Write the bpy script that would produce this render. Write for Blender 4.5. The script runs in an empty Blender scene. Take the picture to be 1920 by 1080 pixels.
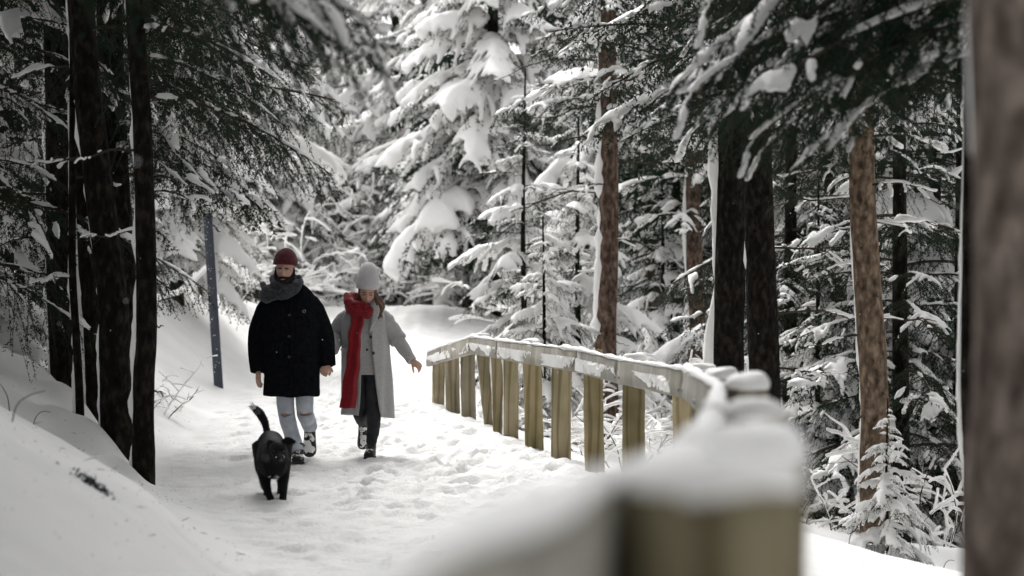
import bpy, math, random
import numpy as np
from mathutils import Vector, Matrix

# ------------------------------------------------------------------ camera, sky, sun, exposure
scene = bpy.context.scene
COL = scene.collection
CAMZ, FPX = 1.49, 85.0 / 36.0 * 1920.0
cam_data = bpy.data.cameras.new('camera')
cam_data.lens = 85.0
cam_data.sensor_width = 36.0
cam_data.clip_start = 0.05
cam_data.clip_end = 2000.0
cam_data.dof.use_dof = True
cam_data.dof.focus_distance = 20.9
cam_data.dof.aperture_fstop = 2.4
cam = bpy.data.objects.new('camera', cam_data)
COL.objects.link(cam)
cam.location = (0, 0, CAMZ)
cam.rotation_euler = (math.radians(90), 0, 0)
scene.camera = cam

SUN_EL, SUN_AZ = 50.0, -24.0            # high behind the forest: soft back light through thin cloud
world = bpy.data.worlds.new('World')
scene.world = world
world.use_nodes = True
wn, wl = world.node_tree.nodes, world.node_tree.links
wn.clear()
sky = wn.new('ShaderNodeTexSky')
sky.sky_type = 'NISHITA'
sky.sun_disc = False
sky.sun_elevation = math.radians(SUN_EL)
sky.sun_rotation = math.radians(SUN_AZ)
sky.air_density = 1.0
sky.dust_density = 6.0
sky.ozone_density = 1.0
hsv = wn.new('ShaderNodeHueSaturation')      # overcast: the cloud takes the blue out of the sky
hsv.inputs['Saturation'].default_value = 0.06
bg = wn.new('ShaderNodeBackground')
bg.inputs['Strength'].default_value = 0.15
wo = wn.new('ShaderNodeOutputWorld')
wl.new(sky.outputs[0], hsv.inputs['Color'])
wl.new(hsv.outputs[0], bg.inputs['Color'])
wl.new(bg.outputs[0], wo.inputs['Surface'])

sun_data = bpy.data.lights.new('sun', 'SUN')
sun_data.energy = 0.5
sun_data.angle = math.radians(25)
sun_data.color = (1.0, 0.97, 0.93)
sun = bpy.data.objects.new('sun', sun_data)
COL.objects.link(sun)
_el, _az = math.radians(SUN_EL), math.radians(SUN_AZ)
_to = Vector((math.sin(_az) * math.cos(_el), math.cos(_az) * math.cos(_el), math.sin(_el)))
sun.rotation_euler = _to.to_track_quat('Z', 'Y').to_euler()

scene.view_settings.view_transform = 'Standard'
scene.view_settings.look = 'None'
scene.view_settings.gamma = 1.0
scene.view_settings.use_curve_mapping = False
scene.view_settings.exposure = 1.15
scene.render.engine = 'CYCLES'
scene.cycles.use_denoising = True
scene.cycles.max_bounces = 5
scene.cycles.diffuse_bounces = 4
scene.cycles.glossy_bounces = 2
scene.cycles.transmission_bounces = 2
scene.cycles.volume_bounces = 1
scene.cycles.caustics_reflective = False
scene.cycles.caustics_refractive = False

# ------------------------------------------------------------------ helpers
def P(px, py, d):
    """the point of the place that the photograph shows at pixel (px, py), d metres into the scene"""
    return np.array(((px - 960) / FPX * d, d, CAMZ - (py - 540) / FPX * d))
def PX(px, d):
    return (px - 960) / FPX * d

def _h(i, j, k, seed):
    with np.errstate(over='ignore'):
        n = (i.astype(np.uint32) * np.uint32(374761393) + j.astype(np.uint32) * np.uint32(668265263)
             + k.astype(np.uint32) * np.uint32(2147483647) + np.uint32((seed * 974711 + 12345) & 0xffffffff))
        n = (n ^ (n >> np.uint32(13))) * np.uint32(1274126177)
        n = (n ^ (n >> np.uint32(15))) * np.uint32(2246822519)
        n = n ^ (n >> np.uint32(16))
    return n.astype(np.float64) / 4294967295.0
def vnoise(p, scale, seed=0):
    q = np.asarray(p, float) * scale
    f = np.floor(q).astype(np.int64)
    t = q - f
    t = t * t * (3 - 2 * t)
    out = 0
    for a in (0, 1):
        wa = t[:, 0] if a else 1 - t[:, 0]
        for b in (0, 1):
            wb = t[:, 1] if b else 1 - t[:, 1]
            for c in (0, 1):
                wc = t[:, 2] if c else 1 - t[:, 2]
                out = out + wa * wb * wc * _h(f[:, 0] + a, f[:, 1] + b, f[:, 2] + c, seed)
    return out * 2 - 1
def fbm(p, scale, octaves=3, seed=0, gain=0.5):
    s, a, tot = 0, 1.0, 0
    for o in range(octaves):
        s = s + a * vnoise(p, scale * 2.03 ** o, seed + 31 * o)
        tot += a
        a *= gain
    return s / tot
def sstep(a, b, x):
    t = np.clip((np.asarray(x, float) - a) / (b - a), 0, 1)
    return t * t * (3 - 2 * t)

class Geo:
    """a bag of triangles; m is the material slot"""
    def __init__(self):
        self.V, self.T, self.M, self.n = [], [], [], 0
    def add(self, V, T, m=0):
        V, T = np.asarray(V, float), np.asarray(T, int)
        self.V.append(V); self.T.append(T + self.n); self.M.append(np.full(len(T), m)); self.n += len(V)
        return self
    def arrays(self):
        return np.concatenate(self.V), np.concatenate(self.T), np.concatenate(self.M)
def mesh_np(name, V, T, mats=(), M=None, smooth=True):
    me = bpy.data.meshes.new(name)
    V = np.asarray(V, np.float32); T = np.asarray(T, np.int32)
    me.vertices.add(len(V)); me.vertices.foreach_set('co', V.ravel())
    me.loops.add(T.size); me.loops.foreach_set('vertex_index', T.ravel())
    k = T.shape[1]
    me.polygons.add(len(T)); me.polygons.foreach_set('loop_start', np.arange(0, T.size, k, dtype=np.int32))
    if smooth:
        me.polygons.foreach_set('use_smooth', np.ones(len(T), bool))
    for m in mats:
        me.materials.append(m)
    if M is not None:
        me.polygons.foreach_set('material_index', np.asarray(M, np.int32))
    me.update(calc_edges=True)
    return me
def link(name, me, parent=None, loc=None):
    o = bpy.data.objects.new(name, me)
    COL.objects.link(o)
    if parent is not None:
        o.parent = parent
    if loc is not None:
        o.location = loc
    return o
def build(name, geo, mats, parent=None, smooth=True, loc=None):
    V, T, M = geo.arrays()
    if not isinstance(mats, (list, tuple)):
        mats = [mats]
    return link(name, mesh_np(name, V, T, mats, M, smooth), parent, loc)
def tag(o, label, cat, group=None):
    o['label'] = label
    o['category'] = cat
    if group:
        o['group'] = group
    return o
def thing(name, label, cat, loc=(0, 0, 0), group=None):
    o = bpy.data.objects.new(name, None)
    o.empty_display_size = 0.2
    COL.objects.link(o)
    o.location = loc
    return tag(o, label, cat, group)
def grid_tris(nu, nv, wrap_v=False):
    """nu rows of nv verts"""
    j = np.arange(nv if wrap_v else nv - 1)
    i = np.arange(nu - 1)
    I, J = np.meshgrid(i, j, indexing='ij')
    J2 = (J + 1) % nv
    a, b, c, d = I * nv + J, I * nv + J2, (I + 1) * nv + J2, (I + 1) * nv + J
    return np.concatenate([np.stack([a, b, c], -1).reshape(-1, 3), np.stack([a, c, d], -1).reshape(-1, 3)])
def frames(pts):
    pts = np.asarray(pts, float)
    t = np.gradient(pts, axis=0)
    t /= np.linalg.norm(t, axis=1, keepdims=True) + 1e-12
    ups = np.eye(3)[[2, 1, 0]]
    worst = np.abs(t @ ups.T).max(0)
    up = ups[0] if worst[0] < 0.93 else ups[int(np.argmin(worst))]
    up = np.tile(up, (len(t), 1))
    a = np.cross(t, up); a /= np.linalg.norm(a, axis=1, keepdims=True) + 1e-12
    b = np.cross(a, t)
    return t, a, b
def tube(pts, ra, rb=None, sides=8, caps=True, ref=None):
    """tube along pts with lateral radius ra and other radius rb (scalars or arrays)"""
    pts = np.asarray(pts, float); n = len(pts)
    ra = np.broadcast_to(np.asarray(ra, float), (n,))
    rb = ra if rb is None else np.broadcast_to(np.asarray(rb, float), (n,))
    t, a, b = frames(pts)
    if ref is not None:
        ref = np.asarray(ref, float)
        a = ref - (t @ ref)[:, None] * t
        a /= np.linalg.norm(a, axis=1, keepdims=True) + 1e-12
        b = np.cross(a, t)
    th = np.linspace(0, 2 * np.pi, sides, endpoint=False)
    V = pts[:, None, :] + a[:, None, :] * (np.cos(th)[None, :, None] * ra[:, None, None]) + b[:, None, :] * (np.sin(th)[None, :, None] * rb[:, None, None])
    V = V.reshape(-1, 3)
    T = grid_tris(n, sides, True)
    if caps:
        k = len(V)
        V = np.concatenate([V, pts[:1], pts[-1:]])
        i = np.arange(sides); j = (i + 1) % sides
        T = np.concatenate([T, np.stack([j, i, np.full(sides, k)], -1), np.stack([(n - 1) * sides + i, (n - 1) * sides + j, np.full(sides, k + 1)], -1)])
    return V, T
def loft(rings, cap=True):
    R = np.asarray(rings, float)
    n, k, _ = R.shape
    V = R.reshape(-1, 3)
    T = grid_tris(n, k, True)
    if cap:
        c = len(V)
        V = np.concatenate([V, R[0].mean(0)[None], R[-1].mean(0)[None]])
        i = np.arange(k); j = (i + 1) % k
        T = np.concatenate([T, np.stack([j, i, np.full(k, c)], -1), np.stack([(n - 1) * k + i, (n - 1) * k + j, np.full(k, c + 1)], -1)])
    return V, T
def ellring(c, rx, ry, n=24, power=2.0):
    th = np.linspace(0, 2 * np.pi, n, endpoint=False)
    ct, st = np.cos(th), np.sin(th)
    e = 2.0 / power
    return np.stack([c[0] + rx * np.sign(ct) * np.abs(ct) ** e, c[1] + ry * np.sign(st) * np.abs(st) ** e, np.full(n, float(c[2]))], -1)
def ball(c, r, n=14, rot=None):
    r = np.broadcast_to(np.asarray(r, float), (3,))
    u = np.linspace(0.0001, np.pi - 0.0001, n)
    th = np.linspace(0, 2 * np.pi, n * 2, endpoint=False)
    V = np.stack([np.sin(u)[:, None] * np.cos(th)[None], np.sin(u)[:, None] * np.sin(th)[None], np.repeat(np.cos(u)[:, None], len(th), 1)], -1).reshape(-1, 3)
    V = V * r
    if rot is not None:
        V = V @ np.asarray(rot).T
    return V + np.asarray(c, float), grid_tris(n, n * 2, True)
def rotx(a):
    c, s = math.cos(a), math.sin(a); return np.array([[1, 0, 0], [0, c, -s], [0, s, c]])
def roty(a):
    c, s = math.cos(a), math.sin(a); return np.array([[c, 0, s], [0, 1, 0], [-s, 0, c]])
def rotz(a):
    c, s = math.cos(a), math.sin(a); return np.array([[c, -s, 0], [s, c, 0], [0, 0, 1]])
def spline(pts, n):
    """Catmull-Rom through pts (any columns)"""
    p = np.asarray(pts, float)
    p = np.concatenate([2 * p[:1] - p[1:2], p, 2 * p[-1:] - p[-2:-1]])
    u = np.linspace(0, len(pts) - 1 - 1e-9, n)
    i = u.astype(int); t = (u - i)[:, None]
    a, b, c, d = p[i], p[i + 1], p[i + 2], p[i + 3]
    return 0.5 * ((2 * b) + (-a + c) * t + (2 * a - 5 * b + 4 * c - d) * t ** 2 + (-a + 3 * b - 3 * c + d) * t ** 3)
def remesh(geo, voxel, smooth=4, factor=0.5, decimate=None):
    V, T, M = geo.arrays()
    me = mesh_np('tmp', V, T)
    o = bpy.data.objects.new('tmp', me)
    COL.objects.link(o)
    m = o.modifiers.new('r', 'REMESH'); m.mode = 'VOXEL'; m.voxel_size = voxel; m.adaptivity = 0
    if smooth:
        s = o.modifiers.new('s', 'SMOOTH'); s.factor = factor; s.iterations = smooth
    if decimate:
        d = o.modifiers.new('d', 'DECIMATE'); d.ratio = decimate
    dg = bpy.context.evaluated_depsgraph_get()
    ev = o.evaluated_get(dg)
    r = ev.to_mesh()
    n = len(r.vertices)
    co = np.empty(n * 3, np.float32); r.vertices.foreach_get('co', co)
    r.calc_loop_triangles()
    t = np.empty(len(r.loop_triangles) * 3, np.int32); r.loop_triangles.foreach_get('vertices', t)
    ev.to_mesh_clear()
    bpy.data.objects.remove(o); bpy.data.meshes.remove(me)
    return co.reshape(-1, 3).astype(float), t.reshape(-1, 3)
def vnormals(V, T):
    fn = np.cross(V[T[:, 1]] - V[T[:, 0]], V[T[:, 2]] - V[T[:, 0]])
    N = np.zeros_like(V)
    for k in range(3):
        np.add.at(N, T[:, k], fn)
    return N / (np.linalg.norm(N, axis=1, keepdims=True) + 1e-12)

# ------------------------------------------------------------------ materials (all procedural)
def mat(name, c1, c2=None, scale=8.0, rough=0.8, bump=0.0, bscale=40.0, stretch=(1, 1, 1), detail=4.0, spec=0.3, dist=0.02, c3=None, lo=0.35, hi=0.65, sheen=0.0, sss=0.0):
    m = bpy.data.materials.new(name)
    m.use_nodes = True
    nt = m.node_tree; N, L = nt.nodes, nt.links
    b = N['Principled BSDF']
    b.inputs['Roughness'].default_value = rough
    b.inputs['Specular IOR Level'].default_value = spec
    b.inputs['Base Color'].default_value = (*c1, 1)
    if sheen:
        b.inputs['Sheen Weight'].default_value = sheen
        b.inputs['Sheen Roughness'].default_value = 0.6
    if sss:
        b.inputs['Subsurface Weight'].default_value = sss
        b.inputs['Subsurface Radius'].default_value = (0.03, 0.015, 0.01)
        b.inputs['Subsurface Scale'].default_value = 0.3
    tc = N.new('ShaderNodeTexCoord'); mp = N.new('ShaderNodeMapping')
    mp.inputs['Scale'].default_value = stretch
    L.new(tc.outputs['Object'], mp.inputs['Vector'])
    if c2 is not None:
        nz = N.new('ShaderNodeTexNoise'); nz.inputs['Scale'].default_value = scale; nz.inputs['Detail'].default_value = detail
        L.new(mp.outputs[0], nz.inputs['Vector'])
        cr = N.new('ShaderNodeValToRGB')
        cr.color_ramp.elements[0].position = lo; cr.color_ramp.elements[0].color = (*c1, 1)
        cr.color_ramp.elements[1].position = hi; cr.color_ramp.elements[1].color = (*c2, 1)
        if c3 is not None:
            e = cr.color_ramp.elements.new((lo + hi) / 2); e.color = (*c3, 1)
        L.new(nz.outputs['Fac'], cr.inputs['Fac']); L.new(cr.outputs[0], b.inputs['Base Color'])
    if bump:
        n2 = N.new('ShaderNodeTexNoise'); n2.inputs['Scale'].default_value = bscale; n2.inputs['Detail'].default_value = 5.0
        L.new(mp.outputs[0], n2.inputs['Vector'])
        bp = N.new('ShaderNodeBump'); bp.inputs['Strength'].default_value = bump; bp.inputs['Distance'].default_value = dist
        L.new(n2.outputs['Fac'], bp.inputs['Height']); L.new(bp.outputs[0], b.inputs['Normal'])
    return m

SNOW = mat('snow', (0.83, 0.825, 0.815), (0.89, 0.88, 0.865), 3.0, 0.6, 0.35, 55.0, dist=0.012, spec=0.25)
SNOW_GROUND = mat('ground_snow', (0.81, 0.805, 0.795), (0.87, 0.86, 0.845), 1.5, 0.65, 0.3, 45.0, dist=0.012, spec=0.2)
SNOW_TROD = mat('trodden_snow', (0.76, 0.755, 0.745), (0.86, 0.85, 0.83), 3.5, 0.7, 0.55, 38.0, dist=0.025, spec=0.2)
SNOW_BRANCH = mat('branch_snow', (0.85, 0.845, 0.835), (0.90, 0.89, 0.875), 2.0, 0.65, 0.4, 30.0, dist=0.02, spec=0.2)
NEEDLE = mat('spruce_needles', (0.006, 0.0145, 0.0085), (0.020, 0.040, 0.021), 3.0, 0.75, spec=0.15)
TWIG = mat('twig_wood', (0.035, 0.028, 0.022), (0.075, 0.06, 0.045), 9.0, 0.9, spec=0.1)
def bark(name, c1, c2, c3):
    m = mat(name, c1, c2, 19.0, 0.95, 0.0, stretch=(1, 1, 0.5), c3=c3, spec=0.08, detail=10, lo=0.31, hi=0.72)
    nt = m.node_tree; N, L = nt.nodes, nt.links
    b = N['Principled BSDF']; mp = [n for n in N if n.type == 'MAPPING'][0]
    v = N.new('ShaderNodeTexVoronoi'); v.inputs['Scale'].default_value = 26.0
    nz = N.new('ShaderNodeTexNoise'); nz.inputs['Scale'].default_value = 22.0; nz.inputs['Detail'].default_value = 8.0
    L.new(mp.outputs[0], v.inputs['Vector']); L.new(mp.outputs[0], nz.inputs['Vector'])
    ad = N.new('ShaderNodeMath'); ad.operation = 'MULTIPLY_ADD'; ad.inputs[1].default_value = 0.6
    L.new(v.outputs['Distance'], ad.inputs[0]); L.new(nz.outputs['Fac'], ad.inputs[2])
    bp = N.new('ShaderNodeBump'); bp.inputs['Strength'].default_value = 1.0; bp.inputs['Distance'].default_value = 0.06
    L.new(ad.outputs[0], bp.inputs['Height']); L.new(bp.outputs[0], b.inputs['Normal'])
    return m
BARK_DARK = bark('dark_bark', (0.006, 0.005, 0.0042), (0.040, 0.032, 0.026), (0.014, 0.0115, 0.0095))
BARK_BROWN = bark('brown_bark', (0.03, 0.020, 0.015), (0.27, 0.195, 0.155), (0.13, 0.088, 0.068))
BARK_NEAR = bark('near_bark', (0.07, 0.055, 0.047), (0.40, 0.33, 0.285), (0.19, 0.15, 0.128))
BARK_TAN = bark('tan_bark', (0.05, 0.036, 0.027), (0.30, 0.225, 0.165), (0.17, 0.122, 0.085))
# ------------------------------------------------------------------ the ground
FENCE = [  # px, depth, rail top below the eye, lean
    (1335, 2.07, 0.172, 0), (1418, 3.6, 0.245, 0), (1420, 5.8, 0.305, 0), (1400, 8.8, 0.36, 0), (1352, 12.0, 0.44, 0), (1318, 14.8, 0.50, 0),
    (1283, 16.0, 0.52, 0), (1190, 17.3, 0.513, 0), (1112, 18.6, 0.478, 0), (1053, 19.9, 0.479, 0), (995, 21.2, 0.484, 0.04), (957, 22.6, 0.49, 0.0),
    (933, 23.6, 0.495, 0.05), (905, 24.8, 0.50, 0.16), (877, 26.0, 0.57, 0.02), (847, 27.3, 0.66, 0.03), (822, 28.6, 0.75, 0.0)]
_fy = np.array([f[1] for f in FENCE]); _fx = np.array([PX(f[0], f[1]) for f in FENCE])
def fence_x(y):
    y = np.asarray(y, float)
    return np.interp(y, np.concatenate([[-30, 0], _fy, [34, 42, 60]]), np.concatenate([[-4, -0.12], _fx, [-0.7, 0.8, 7.0]]))
def left_x(y):
    return np.interp(y, [-30, 0, 8, 13, 15, 16.5, 18.3, 20, 26, 32, 38, 44, 60], [-2.4, -0.95, -1.0, -1.4, -1.8, -2.2, -2.7, -2.95, -3.35, -3.7, -3.6, -2.6, 3.0])
def path_z(y):
    return np.interp(y, [-30, 2, 8.5, 13, 16, 26, 30, 36, 42, 60, 90, 150, 400], [0.40, 0.37, 0.24, 0.06, 0.0, 0.0, 0.04, 0.27, 0.50, 1.1, 2.6, 6.5, 30.0])
WELLS = []      # snow hollows round trunks: x, y, depth, radius
def ground_base(x, y):
    x, y = np.asarray(x, float), np.asarray(y, float)
    z = path_z(y)
    p2 = np.stack([x, y, np.zeros_like(x)], -1).reshape(-1, 3)
    t = np.maximum(left_x(y) - x, 0)
    big = fbm(p2, 0.45, 2, 5).reshape(x.shape)
    z = z + 0.84 * t * t / (t + 0.42) / (1 + 0.10 * t) * (1 + 0.25 * big) * np.where(t > 3, 1 / (1 + 0.10 * (t - 3)), 1) * (1 - 0.8 * sstep(37, 47, y))
    s = np.maximum(x - fence_x(y) - 0.25, 0)
    z = z - (0.29 * s * (1 + 0.3 * big) - 0.004 * np.minimum(s, 30) ** 2 * 0.8) * (1 - 0.85 * sstep(30, 42, y))
    # the round bank behind the couple, and the slope behind the pole
    z = z + 0.62 * np.exp(-(((x + 1.6) / 2.4) ** 2 + ((y - 44.5) / 3.8) ** 2))
    z = z + 0.5 * np.exp(-(((x + 6.4) / 1.8) ** 2 + ((y - 38) / 5.0) ** 2))
    # snow shouldered up along the fence foot
    u = (x - fence_x(y))
    z = z + 0.10 * np.exp(-((u + 0.25) / 0.45) ** 2) * sstep(14, 19, y) * (1 - sstep(28, 31, y))
    # a fold of drifted snow low on the near bank
    z = z + 0.16 * np.exp(-(((x + 1.75 + 0.12 * (y - 11)) / 0.35) ** 2 + ((y - 11.5) / 1.6) ** 2))
    for (wx, wy, wd, wr) in WELLS:
        z = z - wd * np.exp(-((x - wx) ** 2 + (y - wy) ** 2) / wr ** 2)
    return z
def gz(x, y):
    return float(ground_base(np.array([x]), np.array([y]))[0])
GRID = []
FEET = [(PX(550, 20.8) + 0.06, 20.58, 0.075, 0.17), (PX(550, 20.8) + 0.14, 20.93, 0.07, 0.10), (PX(690, 21.3) + 0.03, 21.12, 0.065, 0.15), (PX(690, 21.3) - 0.06, 21.46, 0.06, 0.10),
        (PX(514, 16.9) - 0.01, 16.83, 0.045, 0.06), (PX(514, 16.9) + 0.07, 16.84, 0.045, 0.06)]
def surf(x, y):
    """height of the finished snow surface"""
    X, Y, z = GRID
    j = int(np.clip(np.searchsorted(X, x) - 1, 0, len(X) - 2)); i = int(np.clip(np.searchsorted(Y, y) - 1, 0, len(Y) - 2))
    u, v = (x - X[j]) / (X[j + 1] - X[j]), (y - Y[i]) / (Y[i + 1] - Y[i])
    return float(z[i, j] * (1 - u) * (1 - v) + z[i, j + 1] * u * (1 - v) + z[i + 1, j] * (1 - u) * v + z[i + 1, j + 1] * u * v)
def axis_ticks(dense0, dense1, step, lo, hi, grow=1.13):
    a = list(np.arange(dense0, dense1 + 1e-6, step))
    s = step
    while a[-1] < hi:
        s = min(s * grow, 14); a.append(a[-1] + s)
    s = step
    while a[0] > lo:
        s = min(s * grow, 14); a.insert(0, a[0] - s)
    return np.array(a)

def make_ground():
    X = axis_ticks(-4.2, 2.6, 0.036, -160, 160)
    Y = axis_ticks(10.5, 31.0, 0.045, -12, 330)
    gx, gy = np.meshgrid(X, Y, indexing='xy')
    z = ground_base(gx, gy)
    p = np.stack([gx, gy, z * 0], -1).reshape(-1, 3)
    inl = sstep(-0.25, 0.35, gx - left_x(gy)); inr = sstep(-0.35, 0.25, fence_x(gy) - gx + 0.1)
    trod = inl * inr * (1 - sstep(40, 60, gy)) * (gy > -5)
    n1 = fbm(p, 2.2, 2, 11).reshape(gx.shape); n2 = fbm(p, 7.0, 3, 12).reshape(gx.shape)
    n4 = fbm(p @ rotz(0.6).T, 14.0, 2, 14).reshape(gx.shape); n3 = np.abs(fbm(p @ rotz(0.4).T, 4.2, 3, 13)).reshape(gx.shape); far = sstep(45, 60, gy)
    lump = np.exp(-((gx - fence_x(gy) + 0.75) / 0.9) ** 2) * sstep(15, 18.5, gy) * (1 - sstep(28, 33, gy))
    z = z + trod * (0.022 * n1 + 0.024 * n2 + 0.014 * n3 - 0.012 + 0.008 * n4) + lump * (0.045 * n2 + 0.04 * n3 + 0.012 + 0.02 * n4)
    z = z + (1 - trod) * (1 - far) * (0.04 * fbm(p, 0.9, 3, 21).reshape(gx.shape) + 0.012 * n2 + 0.014 * np.minimum(n1, 0)) + far * 0.5 * fbm(p, 0.06, 2, 22).reshape(gx.shape)
    # footprints
    rng = np.random.default_rng(4)
    for _ in range(620):
        fy = rng.uniform(11, 36)
        w = left_x(fy) + 0.25; e = fence_x(fy) - 0.2
        fx = rng.uniform(w, e) if rng.random() < 0.45 else rng.normal((w + e) / 2, 0.5)
        a = rng.normal(0, 0.35); dpt = rng.uniform(0.015, 0.05); ln, wd = rng.uniform(0.12, 0.17), rng.uniform(0.055, 0.085)
        i0, i1 = np.searchsorted(Y, [fy - 0.35, fy + 0.35]); j0, j1 = np.searchsorted(X, [fx - 0.35, fx + 0.35])
        if i1 <= i0 or j1 <= j0:
            continue
        sx, sy = gx[i0:i1, j0:j1] - fx, gy[i0:i1, j0:j1] - fy
        u, v = (sx * math.cos(a) + sy * math.sin(a)) / wd, (-sx * math.sin(a) + sy * math.cos(a)) / ln
        r = np.sqrt(u * u + v * v)
        z[i0:i1, j0:j1] += -dpt * (1 - sstep(0.7, 1.15, r)) + dpt * 0.45 * np.exp(-((r - 1.35) / 0.25) ** 2)
    # feet and paws pressed into the snow
    base = ground_base(gx, gy)
    for fx, fy, wd, ln in FEET:
        r2 = (gx - fx) ** 2 + (gy - fy) ** 2
        w = np.exp(-r2 / 0.30 ** 2)
        z = z * (1 - w) + base * w
    for fx, fy, wd, ln in FEET:
        r = np.sqrt(((gx - fx) / wd) ** 2 + ((gy - fy) / ln) ** 2)
        z = z - 0.012 * (1 - sstep(0.8, 1.2, r)) + (0.022 + 0.02 * n2) * np.exp(-((r - 1.45) / 0.28) ** 2)
    GRID.extend([X, Y, z])
    V = np.stack([gx, gy, z], -1).reshape(-1, 3)
    ny, nx = gx.shape
    I, J = np.meshgrid(np.arange(ny - 1), np.arange(nx - 1), indexing='ij')
    a = I * nx + J
    Q = np.stack([a, a + 1, a + nx + 1, a + nx], -1).reshape(-1, 4)
    on = (trod.reshape(-1)[Q].mean(1) > 0.5)
    for nm, sel, m in (('ground', ~on, SNOW_GROUND), ('path', on, SNOW_TROD)):
        q = Q[sel]
        used, inv = np.unique(q, return_inverse=True)
        o = link(nm, mesh_np(nm, V[used], inv.reshape(-1, 4), [m]))
        o['kind'] = 'structure'
        o['label'] = 'untouched snow on the banks and the slope under the spruces' if nm == 'ground' else 'trodden snow path with footprints between the bank and the fence'

# ------------------------------------------------------------------ spruce branches
def needles(lines, dens, nlen, nw, rng, spread=0.85):
    A = np.array([l[0] for l in lines]); B = np.array([l[1] for l in lines])
    ln = np.linalg.norm(B - A, axis=1)
    cnt = np.maximum(1, np.round(ln * dens + rng.random(len(ln)) - 0.5).astype(int))
    idx = np.repeat(np.arange(len(ln)), cnt)
    t = rng.random(len(idx))[:, None]
    base = A[idx] + (B - A)[idx] * t
    d = (B - A)[idx] / (ln[idx][:, None] + 1e-9)
    r = rng.normal(size=(len(idx), 3)); r[:, 2] -= 0.15
    r -= (r * d).sum(1, keepdims=True) * d
    r /= np.linalg.norm(r, axis=1, keepdims=True) + 1e-9
    dr = d * rng.uniform(0.45, 1.0, (len(idx), 1)) + r * spread
    dr /= np.linalg.norm(dr, axis=1, keepdims=True)
    w = np.cross(dr, rng.normal(size=(len(idx), 3))); w /= np.linalg.norm(w, axis=1, keepdims=True) + 1e-9
    L = nlen * rng.uniform(0.7, 1.25, (len(idx), 1))
    V = np.stack([base - w * nw / 2, base + w * nw / 2, base + dr * L], 1).reshape(-1, 3)
    T = np.arange(len(V)).reshape(-1, 3)
    return V, T

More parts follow.
